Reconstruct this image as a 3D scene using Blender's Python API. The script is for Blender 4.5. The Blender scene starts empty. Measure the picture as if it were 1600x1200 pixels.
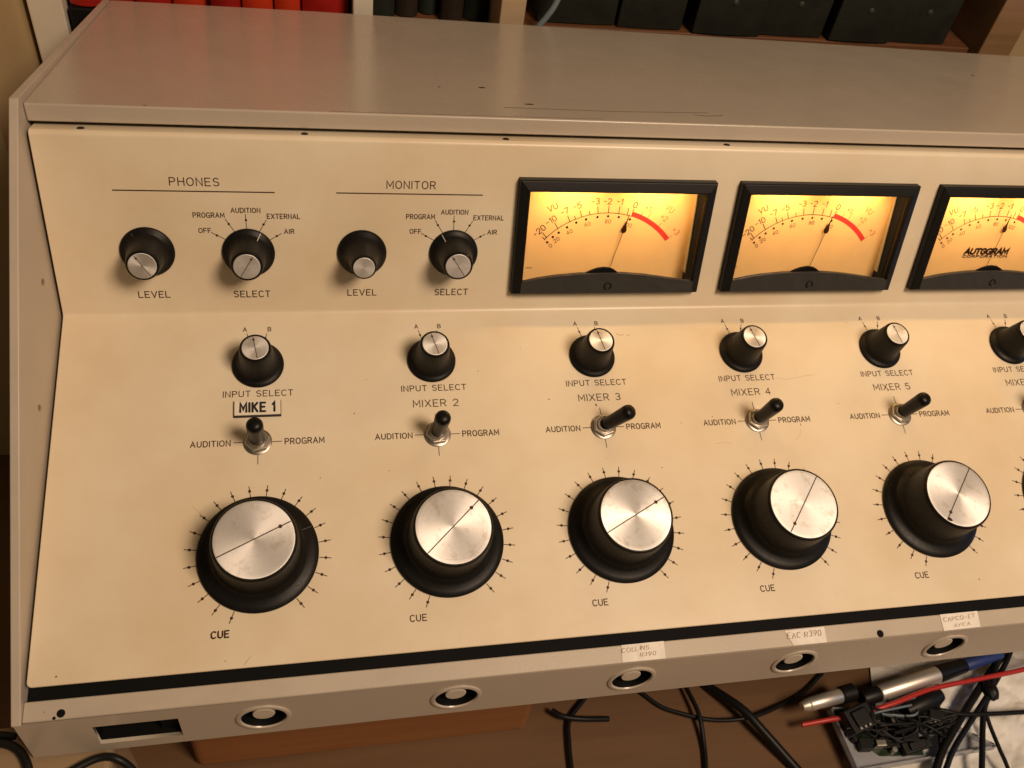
import bpy, bmesh, math, random
from mathutils import Vector, Matrix, noise

random.seed(7)
S = bpy.context.scene
COL = S.collection
R = math.radians
MM = 0.001

# ------------------------------------------------------------------ camera
cam = bpy.data.cameras.new("camera")
cam_o = bpy.data.objects.new("camera", cam)
COL.objects.link(cam_o)
rows = ((0.9777786, -0.16259548, 0.13233186), (-0.03110858, -0.73677783, -0.6754189), (0.20731924, 0.65629349, -0.7254637))
m = Matrix.Identity(4)
for i in range(3):
    m[i][0] = rows[0][i]; m[i][1] = -rows[1][i]; m[i][2] = -rows[2][i]
m.translation = Vector((0.03207119, -0.36281361, 0.33833421))
cam_o.matrix_world = m
cam.sensor_width = 36.0
cam.lens = 1402.44 / 1600 * 36
cam.clip_start = 0.01
cam.clip_end = 30
cam.dof.use_dof = True
cam.dof.focus_distance = 0.46
cam.dof.aperture_fstop = 26
S.camera = cam_o
S.render.resolution_x = 1024
S.render.resolution_y = 768

# ------------------------------------------------------------------ world and lamps
W = bpy.data.worlds.new("World")
S.world = W
W.use_nodes = True
bg = W.node_tree.nodes["Background"]
bg.inputs[0].default_value = (1.0, 0.74, 0.45, 1)
bg.inputs[1].default_value = 0.085
S.view_settings.view_transform = 'Standard'
S.view_settings.look = 'None'
S.view_settings.exposure = 0
S.view_settings.gamma = 1
S.view_settings.use_curve_mapping = False


def area(name, loc, target, size, power, color, size_y=None, parent=None):
    l = bpy.data.lights.new(name, 'AREA')
    l.energy = power
    l.color = color
    l.size = size
    if size_y:
        l.shape = 'RECTANGLE'; l.size_y = size_y
    o = bpy.data.objects.new(name, l)
    COL.objects.link(o)
    o.location = loc
    o.rotation_euler = (Vector(target) - Vector(loc)).to_track_quat('-Z', 'Y').to_euler()
    return o


WARM = (1.0, 0.745, 0.53)
area("ceiling_lamp", (0.60, -0.74, 1.06), (0.2, -0.05, 0), 0.38, 15.4, WARM)
area("window_light", (1.20, -0.33, 0.02), (0.35, -0.1, -0.02), 0.22, 0.35, (0.22, 0.45, 1.0))


# ------------------------------------------------------------------ materials
def mat(name, base, rough=0.4, metal=0.0, spec=0.5, **kw):
    mt = bpy.data.materials.new(name)
    mt.use_nodes = True
    p = mt.node_tree.nodes["Principled BSDF"]
    p.inputs["Base Color"].default_value = (*base, 1)
    p.inputs["Roughness"].default_value = rough
    p.inputs["Metallic"].default_value = metal
    p.inputs["Specular IOR Level"].default_value = spec
    for k, v in kw.items():
        p.inputs[k].default_value = v
    return mt


class N:
    def __init__(s, mt):
        s.t = mt.node_tree; s.p = s.t.nodes["Principled BSDF"]

    def new(s, kind, **kw):
        n = s.t.nodes.new(kind)
        for k, v in kw.items():
            if k[0] == '_':
                n.inputs[k[1:].replace('_', ' ')].default_value = v
            else:
                setattr(n, k, v)
        return n

    def ln(s, a, b):
        s.t.links.new(a, b)


def mottle(mt, base, amount=0.12, scale=18, specks=0.0, bump=0.0, bump_scale=900, stain=None, rough=None, speck_scale=70):
    """uneven paint: slow tone variation, small dark specks, orange-peel bump"""
    n = N(mt)
    tc = n.new("ShaderNodeTexCoord")
    a = n.new("ShaderNodeTexNoise", _Scale=scale, _Detail=6.0, _Roughness=0.62)
    n.ln(tc.outputs["Object"], a.inputs["Vector"])
    cr = n.new("ShaderNodeValToRGB")
    d = tuple(c * (1 - amount) for c in (stain or base))
    cr.color_ramp.elements[0].position = 0.35; cr.color_ramp.elements[0].color = (*d, 1)
    cr.color_ramp.elements[1].position = 0.62; cr.color_ramp.elements[1].color = (*base, 1)
    n.ln(a.outputs[0], cr.inputs[0])
    out = cr.outputs[0]
    if specks:
        v = n.new("ShaderNodeTexVoronoi", _Scale=speck_scale)
        nz = n.new("ShaderNodeTexNoise", _Scale=speck_scale * 3.0, _Detail=2.0)
        n.ln(tc.outputs["Object"], nz.inputs["Vector"])
        add = n.new("ShaderNodeVectorMath", operation='MULTIPLY_ADD')
        add.inputs[1].default_value = (0.012, 0.012, 0.012)
        n.ln(nz.outputs["Color"], add.inputs[0]); n.ln(tc.outputs["Object"], add.inputs[2])
        n.ln(add.outputs[0], v.inputs["Vector"])
        # only a few cells carry a speck, its size set by the cell's own colour
        sep = n.new("ShaderNodeSeparateColor"); n.ln(v.outputs["Color"], sep.inputs[0])
        th = n.new("ShaderNodeMath", operation='MULTIPLY_ADD'); th.inputs[1].default_value = 0.22; th.inputs[2].default_value = -0.22 * (1 - specks)
        n.ln(sep.outputs[0], th.inputs[0])
        lt = n.new("ShaderNodeMath", operation='LESS_THAN'); n.ln(v.outputs["Distance"], lt.inputs[0]); n.ln(th.outputs[0], lt.inputs[1])
        fac = n.new("ShaderNodeMath", operation='MULTIPLY'); fac.inputs[1].default_value = 0.5; n.ln(lt.outputs[0], fac.inputs[0])
        mx = n.new("ShaderNodeMix", data_type='RGBA')
        mx.inputs["B"].default_value = (base[0] * .25, base[1] * .2, base[2] * .12, 1)
        n.ln(fac.outputs[0], mx.inputs["Factor"]); n.ln(out, mx.inputs["A"])
        out = mx.outputs["Result"]
    n.ln(out, n.p.inputs["Base Color"])
    if rough:
        mr = n.new("ShaderNodeMapRange"); mr.inputs["To Min"].default_value = rough[0]; mr.inputs["To Max"].default_value = rough[1]
        b2 = n.new("ShaderNodeTexNoise", _Scale=scale * 4, _Detail=5.0)
        n.ln(tc.outputs["Object"], b2.inputs["Vector"]); n.ln(b2.outputs[0], mr.inputs["Value"]); n.ln(mr.outputs[0], n.p.inputs["Roughness"])
    if bump:
        b = n.new("ShaderNodeTexNoise", _Scale=bump_scale, _Detail=3.0)
        n.ln(tc.outputs["Object"], b.inputs["Vector"])
        bp = n.new("ShaderNodeBump", _Strength=bump, _Distance=0.0004)
        n.ln(b.outputs[0], bp.inputs["Height"]); n.ln(bp.outputs[0], n.p.inputs["Normal"])
    return mt


CREAM = (0.81, 0.71, 0.54)
M = {}
M['cream'] = mottle(mat('cream_enamel', CREAM, 0.34), CREAM, 0.09, 9, specks=0.16, bump=0.10, bump_scale=260, stain=(0.80, 0.66, 0.46), rough=(0.26, 0.42), speck_scale=60)
GREY = (0.52, 0.45, 0.365)
M['grey'] = mottle(mat('grey_enamel', GREY, 0.3), GREY, 0.06, 9, specks=0.08, bump=0.12, bump_scale=700, rough=(0.20, 0.33), speck_scale=40)
N(M['grey']).p.inputs['Specular IOR Level'].default_value = 0.75
LGREY = GREY
M['rail'] = mottle(mat('pale_grey_enamel', LGREY, 0.42), LGREY, 0.10, 20, specks=0.14, bump=0.15, bump_scale=700, rough=(0.35, 0.5), speck_scale=60)
M['black'] = mat('black_void', (0.004, 0.004, 0.004), 0.7, 0, 0.12)
M['bake'] = mottle(mat('black_bakelite', (0.0065, 0.006, 0.0055), 0.42, 0, 0.2), (0.008, 0.0075, 0.0068), 0.3, 160, bump=0.12, bump_scale=1500, rough=(0.32, 0.52))
M['bezel'] = mottle(mat('black_bezel', (0.008, 0.0075, 0.007), 0.45, 0, 0.22), (0.009, 0.0085, 0.008), 0.2, 120, bump=0.12, bump_scale=2500, rough=(0.36, 0.5))
M['mask'] = mottle(mat('dark_grey_plastic', (0.042, 0.040, 0.036), 0.5, 0, 0.3), (0.042, 0.040, 0.036), 0.2, 150, bump=0.12, bump_scale=2500)
M['ink'] = mottle(mat('brown_ink', (0.085, 0.042, 0.02), 0.6, 0, 0.2), (0.085, 0.042, 0.02), 0.0, 520, stain=(0.022, 0.009, 0.004))
M['inkblack'] = mat('black_ink', (0.012, 0.010, 0.010), 0.6)
M['faintline'] = mat('worn_white_line', (0.09, 0.085, 0.075), 0.5)
M['white'] = mat('white_line', (0.62, 0.58, 0.5), 0.5)
M['dialink'] = mat('dial_ink', (0.025, 0.007, 0.002), 0.7, 0, 0.1)
M['faintink'] = mat('faded_dial_ink', (0.20, 0.095, 0.03), 0.6)
M['red'] = mat('red_band', (0.70, 0.035, 0.03), 0.55)
M['faintred'] = mat('faded_red_ink', (0.55, 0.18, 0.05), 0.6)
M['dial'] = mottle(mat('dial_card', (0.88, 0.58, 0.25), 0.45), (0.88, 0.58, 0.25), 0.05, 60)
M['chrome'] = mat('nickel', (0.52, 0.48, 0.42), 0.34, 0.95)
M['barrel'] = mat('satin_nickel', (0.80, 0.76, 0.68), 0.42, 0.8)
M['steel'] = mottle(mat('worn_steel', (0.42, 0.38, 0.33), 0.38, 1.0), (0.42, 0.38, 0.33), 0.3, 300)
M['paper'] = mottle(mat('paper', (0.90, 0.85, 0.78), 0.8), (0.90, 0.85, 0.78), 0.1, 120)
M['platewhite'] = mat('white_plastic', (0.82, 0.75, 0.62), 0.4)
M['buttonwhite'] = mat('pale_button', (0.62, 0.54, 0.44), 0.45)
M['pen'] = mat('pen_ink', (0.44, 0.30, 0.22), 0.7)


def alu():
    mt = mat('spun_aluminium', (0.86, 0.84, 0.81), 0.40, 0.9)
    n = N(mt)
    an = n.new("ShaderNodeMapRange"); an.inputs["To Min"].default_value = 0.15; an.inputs["To Max"].default_value = 0.75
    oi = n.new("ShaderNodeObjectInfo"); n.ln(oi.outputs["Random"], an.inputs["Value"]); n.ln(an.outputs[0], n.p.inputs["Anisotropic"])
    tg = n.new("ShaderNodeTangent", direction_type='RADIAL', axis='Z')
    n.ln(tg.outputs[0], n.p.inputs["Tangent"])
    tc = n.new("ShaderNodeTexCoord")
    # concentric machining rings
    ln_ = n.new("ShaderNodeVectorMath", operation='LENGTH'); n.ln(tc.outputs["Object"], ln_.inputs[0])
    cx = n.new("ShaderNodeCombineXYZ"); n.ln(ln_.outputs["Value"], cx.inputs[0])
    ob = n.new("ShaderNodeObjectInfo"); n.ln(ob.outputs["Random"], cx.inputs[1])
    ring = n.new("ShaderNodeTexNoise", _Scale=2600.0, _Detail=2.0); n.ln(cx.outputs[0], ring.inputs["Vector"])
    # patchy tarnish, different on each cap
    va = n.new("ShaderNodeVectorMath", operation='ADD'); n.ln(tc.outputs["Object"], va.inputs[0]); n.ln(ob.outputs["Random"], va.inputs[1])
    t = n.new("ShaderNodeTexNoise", _Scale=170.0, _Detail=8.0, _Roughness=0.7); n.ln(va.outputs[0], t.inputs["Vector"])
    cr = n.new("ShaderNodeValToRGB")
    cr.color_ramp.elements[0].position = 0.34; cr.color_ramp.elements[0].color = (0.70, 0.66, 0.61, 1)
    cr.color_ramp.elements[1].position = 0.48; cr.color_ramp.elements[1].color = (0.88, 0.86, 0.84, 1)
    n.ln(t.outputs[0], cr.inputs[0]); n.ln(cr.outputs[0], n.p.inputs["Base Color"])
    mr = n.new("ShaderNodeMapRange"); mr.inputs["To Min"].default_value = 0.62; mr.inputs["To Max"].default_value = 0.46
    n.ln(t.outputs[0], mr.inputs["Value"]); n.ln(mr.outputs[0], n.p.inputs["Roughness"])
    bp = n.new("ShaderNodeBump", _Strength=0.12, _Distance=0.0002); n.ln(ring.outputs[0], bp.inputs["Height"]); n.ln(bp.outputs[0], n.p.inputs["Normal"])
    return mt


M['alu'] = alu()


def glass():
    mt = bpy.data.materials.new('meter_glass')
    mt.use_nodes = True
    t = mt.node_tree
    t.nodes.remove(t.nodes["Principled BSDF"])
    tr = t.nodes.new("ShaderNodeBsdfTransparent"); gl = t.nodes.new("ShaderNodeBsdfGlossy")
    gl.inputs["Roughness"].default_value = 0.04
    fr = t.nodes.new("ShaderNodeLayerWeight"); fr.inputs[0].default_value = 0.10
    mx = t.nodes.new("ShaderNodeMixShader")
    t.links.new(fr.outputs['Facing'], mx.inputs[0]); t.links.new(tr.outputs[0], mx.inputs[1]); t.links.new(gl.outputs[0], mx.inputs[2])
    t.links.new(mx.outputs[0], t.nodes["Material Output"].inputs[0])
    return mt


M['glass'] = glass()


def wood(name, a, b, scale=6, rough=0.45, stretch=(1, 14, 14)):
    mt = mat(name, a, rough)
    n = N(mt)
    tc = n.new("ShaderNodeTexCoord")
    mp = n.new("ShaderNodeMapping"); mp.inputs["Scale"].default_value = stretch
    n.ln(tc.outputs["Object"], mp.inputs[0])
    nz = n.new("ShaderNodeTexNoise", _Scale=scale, _Detail=8.0, _Roughness=0.65, _Distortion=0.6)
    n.ln(mp.outputs[0], nz.inputs["Vector"])
    cr = n.new("ShaderNodeValToRGB")
    cr.color_ramp.elements[0].position = 0.3; cr.color_ramp.elements[0].color = (*a, 1)
    cr.color_ramp.elements[1].position = 0.7; cr.color_ramp.elements[1].color = (*b, 1)
    n.ln(nz.outputs[0], cr.inputs[0]); n.ln(cr.outputs[0], n.p.inputs["Base Color"])
    return mt


M['wood'] = wood('walnut', (0.10, 0.042, 0.018), (0.20, 0.085, 0.035))
M['orangewood'] = wood('orange_wood', (0.31, 0.125, 0.040), (0.38, 0.16, 0.053))
M['blockwood'] = wood('brown_block_wood', (0.24, 0.165, 0.095), (0.34, 0.24, 0.14))
M['sidewood'] = wood('tan_wood', (0.19, 0.11, 0.05), (0.27, 0.16, 0.08))
M['palewood'] = wood('pale_wood', (0.42, 0.30, 0.18), (0.54, 0.41, 0.26))
M['floorwood'] = wood('floor_wood', (0.13, 0.066, 0.027), (0.17, 0.086, 0.035), 5, 0.6)
M['whitepaint'] = mottle(mat('white_paint', (0.74, 0.68, 0.56), 0.5), (0.74, 0.68, 0.56), 0.1, 14)
M['wall'] = mottle(mat('ochre_wall', (0.56, 0.42, 0.22), 0.85), (0.56, 0.42, 0.22), 0.12, 7, bump=0.2, bump_scale=300)
M['redbook'] = mottle(mat('red_cloth', (0.42, 0.012, 0.006), 0.5), (0.42, 0.012, 0.006), 0.3, 50, bump=0.25, bump_scale=1600)
M['redbook2'] = mottle(mat('scarlet_cloth', (0.60, 0.04, 0.008), 0.5), (0.60, 0.04, 0.008), 0.25, 50, bump=0.25, bump_scale=1600)
M['binder'] = mottle(mat('black_leatherette', (0.013, 0.014, 0.010), 0.6, 0, 0.3), (0.015, 0.016, 0.011), 0.35, 60, bump=0.4, bump_scale=1100)
M['darkbook'] = mottle(mat('dark_green_cloth', (0.008, 0.014, 0.008), 0.6), (0.008, 0.014, 0.008), 0.3, 60)
M['brownbook'] = mottle(mat('dark_brown_cloth', (0.020, 0.011, 0.006), 0.6), (0.020, 0.011, 0.006), 0.3, 60)
M['rubber'] = mat('black_rubber', (0.007, 0.007, 0.007), 0.45, 0, 0.28)
M['redpvc'] = mat('red_pvc', (0.50, 0.03, 0.025), 0.4)
M['bluepvc'] = mat('blue_pvc', (0.025, 0.055, 0.22), 0.5)
M['bluegrey'] = mat('blue_grey_pvc', (0.16, 0.21, 0.24), 0.45)


# ------------------------------------------------------------------ mesh helpers
def link(name, bm, material, parent=None, smooth=False, bevel=0.0, seg=2, auto=True):
    me = bpy.data.meshes.new(name)
    if isinstance(bm, bmesh.types.BMesh):
        bmesh.ops.recalc_face_normals(bm, faces=bm.faces[:])
        bm.to_mesh(me); bm.free()
    else:
        me = bm
    mats = material if isinstance(material, (list, tuple)) else [material]
    if not len(me.materials):
        for x in mats:
            me.materials.append(x)
    if smooth:
        for f in me.polygons:
            f.use_smooth = True
        try:
            me.set_sharp_from_angle(angle=R(38))
        except Exception:
            pass
    o = bpy.data.objects.new(name, me)
    COL.objects.link(o)
    if parent:
        o.parent = parent
    if bevel:
        b = o.modifiers.new("bevel", 'BEVEL')
        b.width = bevel; b.segments = seg; b.limit_method = 'ANGLE'; b.angle_limit = R(35)
        b.harden_normals = False
    return o


def tag(o, label=None, cat=None, group=None, kind=None):
    if label: o['label'] = label
    if cat: o['category'] = cat
    if group: o['group'] = group
    if kind: o['kind'] = kind
    return o


def empty(name, loc, label, cat, group=None):
    o = bpy.data.objects.new(name, None)
    o.empty_display_size = 0.01
    COL.objects.link(o)
    o.location = loc
    return tag(o, label, cat, group)


def box(bm, x0, x1, y0, y1, z0, z1, mi=0):
    vs = [bm.verts.new((x, y, z)) for z in (z0, z1) for y in (y0, y1) for x in (x0, x1)]
    for q in ((0, 1, 3, 2), (4, 6, 7, 5), (0, 4, 5, 1), (2, 3, 7, 6), (0, 2, 6, 4), (1, 5, 7, 3)):
        f = bm.faces.new([vs[i] for i in q]); f.material_index = mi
    return vs


def lathe(bm, prof, seg=64, flute=None, mi=0):
    """prof: list of (r, z); closes at r == 0. flute = (count, depth, z0, z1)"""
    ringv = []
    for r, z in prof:
        if r == 0:
            ringv.append([bm.verts.new((0, 0, z))]); continue
        row = []
        for k in range(seg):
            a = 2 * math.pi * k / seg
            rr = r
            if flute and flute[2] <= z <= flute[3]:
                rr -= flute[1] * (0.5 + 0.5 * math.cos(flute[0] * a))
            row.append(bm.verts.new((rr * math.cos(a), rr * math.sin(a), z)))
        ringv.append(row)
    for a, b in zip(ringv, ringv[1:]):
        for k in range(seg):
            k2 = (k + 1) % seg
            if len(a) == 1 and len(b) == 1: continue
            if len(a) == 1: f = bm.faces.new((a[0], b[k2], b[k]))
            elif len(b) == 1: f = bm.faces.new((a[k], a[k2], b[0]))
            else: f = bm.faces.new((a[k], a[k2], b[k2], b[k]))
            f.material_index = mi


def prism_x(bm, prof, x0, x1, mi=0):
    """closed (y,z) profile swept along X"""
    a = [bm.verts.new((x0, y, z)) for y, z in prof]
    b = [bm.verts.new((x1, y, z)) for y, z in prof]
    n = len(prof)
    for i in range(n):
        j = (i + 1) % n
        bm.faces.new((a[i], a[j], b[j], b[i])).material_index = mi
    bm.faces.new(a).material_index = mi
    bm.faces.new(b[::-1]).material_index = mi
    return a, b


def flat_with_holes(name, outer, holes, thick, bevel=0.0):
    """a flat plate (curve fill) of given thickness lying between z=-thick and z=0"""
    cu = bpy.data.curves.new(name, 'CURVE')
    cu.dimensions = '2D'; cu.fill_mode = 'BOTH'; cu.extrude = thick / 2 - bevel
    cu.bevel_depth = bevel; cu.bevel_resolution = 2; cu.offset = -bevel
    for pts in [outer] + holes:
        sp = cu.splines.new('POLY'); sp.points.add(len(pts) - 1); sp.use_cyclic_u = True
        for p_, q in zip(sp.points, pts):
            p_.co = (q[0], q[1], 0, 1)
    o = bpy.data.objects.new(name, cu)
    COL.objects.link(o)
    dg = bpy.context.evaluated_depsgraph_get()
    me = bpy.data.meshes.new_from_object(o.evaluated_get(dg))
    bpy.data.objects.remove(o); bpy.data.curves.remove(cu)
    me.transform(Matrix.Translation((0, 0, -thick / 2)))
    me.materials.clear()
    return me


def circle(cx, cy, r, n=48):
    return [(cx + r * math.cos(2 * math.pi * k / n), cy + r * math.sin(2 * math.pi * k / n)) for k in range(n)]


def smooth_path(pts, sub=8):
    pts = [Vector(p) for p in pts]
    P = [pts[0] * 2 - pts[1]] + pts + [pts[-1] * 2 - pts[-2]]
    out = []
    for i in range(1, len(P) - 2):
        a, b, c, d = P[i - 1:i + 3]
        for k in range(sub):
            t = k / sub
            out.append(0.5 * ((2 * b) + (c - a) * t + (2 * a - 5 * b + 4 * c - d) * t * t + (3 * b - a - 3 * c + d) * t ** 3))
    out.append(pts[-1])
    return out


def tube(bm, pts, r, seg=10, sub=8, mi=0, r2=None):
    path = smooth_path(pts, sub) if sub else [Vector(p) for p in pts]
    prev = None
    nrm = Vector((0, 0, 1))
    n = len(path)
    rows_ = []
    for i, p in enumerate(path):
        t = (path[min(i + 1, n - 1)] - path[max(i - 1, 0)]).normalized()
        u = nrm - t * nrm.dot(t)
        if u.length < 1e-4: u = Vector((1, 0, 0)) - t * t.x
        u.normalize(); v = t.cross(u); nrm = u
        rr = r if r2 is None else r + (r2 - r) * i / (n - 1)
        rows_.append([bm.verts.new(p + (u * math.cos(2 * math.pi * k / seg) + v * math.sin(2 * math.pi * k / seg)) * rr) for k in range(seg)])
    for a, b in zip(rows_, rows_[1:]):
        for k in range(seg):
            bm.faces.new((a[k], a[(k + 1) % seg], b[(k + 1) % seg], b[k])).material_index = mi
    bm.faces.new(rows_[0][::-1]).material_index = mi
    bm.faces.new(rows_[-1]).material_index = mi


# ------------------------------------------------------------------ engraved lettering (single-stroke, rounded ends)
def arc(cx, cy, rx, ry, a0, a1, n=10):
    return [(cx + rx * math.cos(R(a0 + (a1 - a0) * k / n)), cy + ry * math.sin(R(a0 + (a1 - a0) * k / n))) for k in range(n + 1)]


def glyphs():
    G = {}
    w = 0.66
    G['A'] = (0.74, [[(0, 0), (.37, 1), (.74, 0)], [(.13, .34), (.61, .34)]])
    G['B'] = (w, [[(0, 0), (0, 1), (.38, 1)] + arc(.38, .76, .24, .24, 90, -90)[1:] + [(0, .52)], [(.38, .52)] + arc(.38, .26, .28, .26, 90, -90)[1:] + [(0, 0)]])
    G['C'] = (w, [arc(.36, .64, .36, .36, 40, 180)[0:] + arc(.36, .36, .36, .36, 180, 320)])
    G['D'] = (w, [[(0, 0), (0, 1), (.28, 1)] + arc(.28, .62, .38, .38, 90, 0)[1:] + arc(.28, .38, .38, .38, 0, -90) + [(0, 0)]])
    G['E'] = (.6, [[(.6, 1), (0, 1), (0, 0), (.6, 0)], [(0, .52), (.5, .52)]])
    G['F'] = (.58, [[(.58, 1), (0, 1), (0, 0)], [(0, .5), (.5, .5)]])
    G['G'] = (.7, [arc(.36, .64, .36, .36, 40, 180) + arc(.36, .36, .36, .36, 180, 270) + [(.70, 0), (.70, .44), (.42, .44)]])
    G['H'] = (w, [[(0, 0), (0, 1)], [(w, 0), (w, 1)], [(0, .52), (w, .52)]])
    G['I'] = (0.0, [[(0, 0), (0, 1)]])
    G['K'] = (w, [[(0, 0), (0, 1)], [(.62, 1), (0, .38)], [(.2, .58), (.64, 0)]])
    G['L'] = (.56, [[(0, 1), (0, 0), (.56, 0)]])
    G['M'] = (.8, [[(0, 0), (0, 1), (.4, .28), (.8, 1), (.8, 0)]])
    G['N'] = (w, [[(0, 0), (0, 1), (w, 0), (w, 1)]])
    G['O'] = (.72, [arc(.36, .62, .36, .38, 0, 180) + arc(.36, .38, .36, .38, 180, 360) + [(.72, .62)]])
    G['P'] = (.62, [[(0, 0), (0, 1), (.36, 1)] + arc(.36, .74, .26, .26, 90, -90)[1:] + [(0, .48)]])
    G['R'] = (.64, [[(0, 0), (0, 1), (.36, 1)] + arc(.36, .74, .26, .26, 90, -90)[1:] + [(0, .48)], [(.34, .48), (.64, 0)]])
    G['S'] = (.62, [arc(.31, .75, .30, .25, 30, 180) + arc(.31, .75, .30, .24, 180, 270)[1:] + arc(.31, .26, .31, .25, 90, 0)[1:] + arc(.31, .26, .31, .26, 0, -150)[1:]])
    G['T'] = (.66, [[(0, 1), (.66, 1)], [(.33, 1), (.33, 0)]])
    G['U'] = (w, [[(0, 1)] + arc(.33, .33, .33, .33, 180, 360) + [(w, 1)]])
    G['V'] = (.72, [[(0, 1), (.36, 0), (.72, 1)]])
    G['X'] = (.68, [[(0, 0), (.68, 1)], [(0, 1), (.68, 0)]])
    G['Y'] = (.68, [[(0, 1), (.34, .5), (.68, 1)], [(.34, .5), (.34, 0)]])
    G['0'] = (.6, [arc(.3, .7, .3, .3, 0, 180) + arc(.3, .3, .3, .3, 180, 360) + [(.6, .7)]])
    G['1'] = (.22, [[(0, .78), (.22, 1), (.22, 0)]])
    G['2'] = (.6, [arc(.3, .7, .3, .3, 165, -20) + [(0, 0), (.6, 0)]])
    G['3'] = (.6, [arc(.3, .76, .27, .24, 150, -90) + arc(.3, .26, .3, .26, 90, -150)[1:]])
    G['4'] = (.64, [[(.48, 0), (.48, 1), (0, .3), (.64, .3)]])
    G['5'] = (.6, [[(.55, 1), (.08, 1), (.03, .55)] + arc(.28, .33, .32, .33, 120, -150)])
    G['6'] = (.6, [arc(.3, .3, .3, .3, 0, 360) , [(.04, .42), (.40, 1)]])
    G['7'] = (.58, [[(0, 1), (.58, 1), (.16, 0)]])
    G['8'] = (.6, [arc(.3, .75, .25, .25, 0, 360), arc(.3, .26, .3, .26, 0, 360)])
    G['9'] = (.6, [arc(.3, .7, .3, .3, 0, 360), [(.56, .58), (.2, 0)]])
    G['-'] = (.42, [[(0, .48), (.42, .48)]])
    G['+'] = (.46, [[(0, .48), (.46, .48)], [(.23, .25), (.23, .71)]])
    G['.'] = (.0, [[(0, 0), (0, .03)]])
    return G


GL = glyphs()


def ribbon(bm, pts, w, z, mi=0):
    P = []
    for p in pts:
        v = Vector((p[0], p[1]))
        if not P or (v - P[-1]).length > 1e-7: P.append(v)
    if len(P) < 2: return
    closed = (P[0] - P[-1]).length < w * 0.3 and len(P) > 4
    if closed: P = P[:-1]
    n = len(P)
    h = w / 2
    Ls, Rs = [], []
    for i in range(n):
        a = P[i - 1] if (i > 0 or closed) else None
        b = P[(i + 1) % n] if (i < n - 1 or closed) else None
        d1 = (P[i] - a).normalized() if a is not None else None
        d2 = (b - P[i]).normalized() if b is not None else None
        if d1 is None: d1 = d2
        if d2 is None: d2 = d1
        n1 = Vector((-d1.y, d1.x)); n2 = Vector((-d2.y, d2.x))
        mm = n1 + n2
        if mm.length < 0.2: mm = n1
        mm.normalize()
        k = h / max(0.42, mm.dot(n1))
        Ls.append(bm.verts.new((P[i].x + mm.x * k, P[i].y + mm.y * k, z)))
        Rs.append(bm.verts.new((P[i].x - mm.x * k, P[i].y - mm.y * k, z)))
    rng = range(n) if closed else range(n - 1)
    for i in rng:
        j = (i + 1) % n
        bm.faces.new((Ls[i], Rs[i], Rs[j], Ls[j])).material_index = mi
    if not closed:
        for (c, l, r_, d) in ((P[0], Ls[0], Rs[0], (P[0] - P[1]).normalized()), (P[-1], Rs[-1], Ls[-1], (P[-1] - P[-2]).normalized())):
            a0 = math.atan2(d.y, d.x)
            mid = [bm.verts.new((c.x + h * math.cos(a0 + R(t)), c.y + h * math.sin(a0 + R(t)), z)) for t in (-54, -18, 18, 54)]
            vs = [r_] + mid + [l] if (Vector((r_.co.x, r_.co.y)) - Vector((mid[0].co.x, mid[0].co.y))).length < (Vector((l.co.x, l.co.y)) - Vector((mid[0].co.x, mid[0].co.y))).length else [l] + mid + [r_]
            bm.faces.new(vs).material_index = mi


def text_width(t, gap=0.34, space=0.62):
    x = 0
    for i, ch in enumerate(t):
        x += space if ch == ' ' else GL[ch][0] + gap
    return x - gap


def draw_text(bm, t, cx, cy, h, width=None, stroke=0.12, rot=0, z=0.00006, gap=0.34, jitter=0, shear=0, mi=0):
    """text centred on (cx, cy); sizes in metres; width sets the advance scale"""
    tw = text_width(t, gap)
    sx = (width / tw) if width else h
    x = -tw / 2
    c, s = math.cos(R(rot)), math.sin(R(rot))
    k = 0
    for ch in t:
        if ch == ' ':
            x += 0.62; continue
        wd, strokes = GL[ch]
        jx, jy, js = (random.uniform(-jitter, jitter) for _ in range(3))
        for st in strokes:
            pts = []
            for px, py in st:
                yy = (py - .5) * (1 + js)
                X = (x + px + jx + shear * yy) * sx; Y = (yy + jy) * h
                pts.append((cx + X * c - Y * s, cy + X * s + Y * c))
            ribbon(bm, pts, stroke * 1.18 * h, z + 0.000004 * (k % 4), mi)
            k += 1
        x += wd + gap


def disc(bm, cx, cy, r, z, n=14, mi=0):
    bm.faces.new([bm.verts.new((cx + r * math.cos(2 * math.pi * k / n), cy + r * math.sin(2 * math.pi * k / n), z)) for k in range(n)]).material_index = mi


# ------------------------------------------------------------------ setting
FLOOR_Z = -0.315


def struct(name, bm, m_):
    o = link(name, bm, m_)
    o['kind'] = 'structure'
    return o


bm = bmesh.new(); box(bm, -0.9, 1.8, -1.2, 0.60, FLOOR_Z - 0.05, FLOOR_Z); struct('floor', bm, M['floorwood'])
bm = bmesh.new(); box(bm, -0.90, -0.1560, 0.165, 0.5995, FLOOR_Z + 0.0005, 1.0); struct('side_wall', bm, M['wall'])
bm = bmesh.new(); box(bm, -0.90, 1.8, 0.60, 0.66, FLOOR_Z + 0.0005, 1.0); struct('back_wall', bm, M['wall'])

# ------------------------------------------------------------------ the console
TILT = R(17.8)
BEND = R(55.46)
ct, st_ = math.cos(TILT), math.sin(TILT)


def w2c(y, z):
    """world (y,z) to console (y,z), mm"""
    return (ct * y + st_ * z, -st_ * y + ct * z)


XR = 660.0
BASE = Vector((0.20, 0.0, -0.102))
root = empty('mixing_console', BASE, 'grey and cream broadcast mixing console with black knobs and lit amber meters', 'mixing console')
root.rotation_euler = (TILT, 0, 0)
OFF = -(Matrix.Rotation(-TILT, 3, 'X') @ BASE)      # console-frame offset: children speak console coordinates


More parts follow.
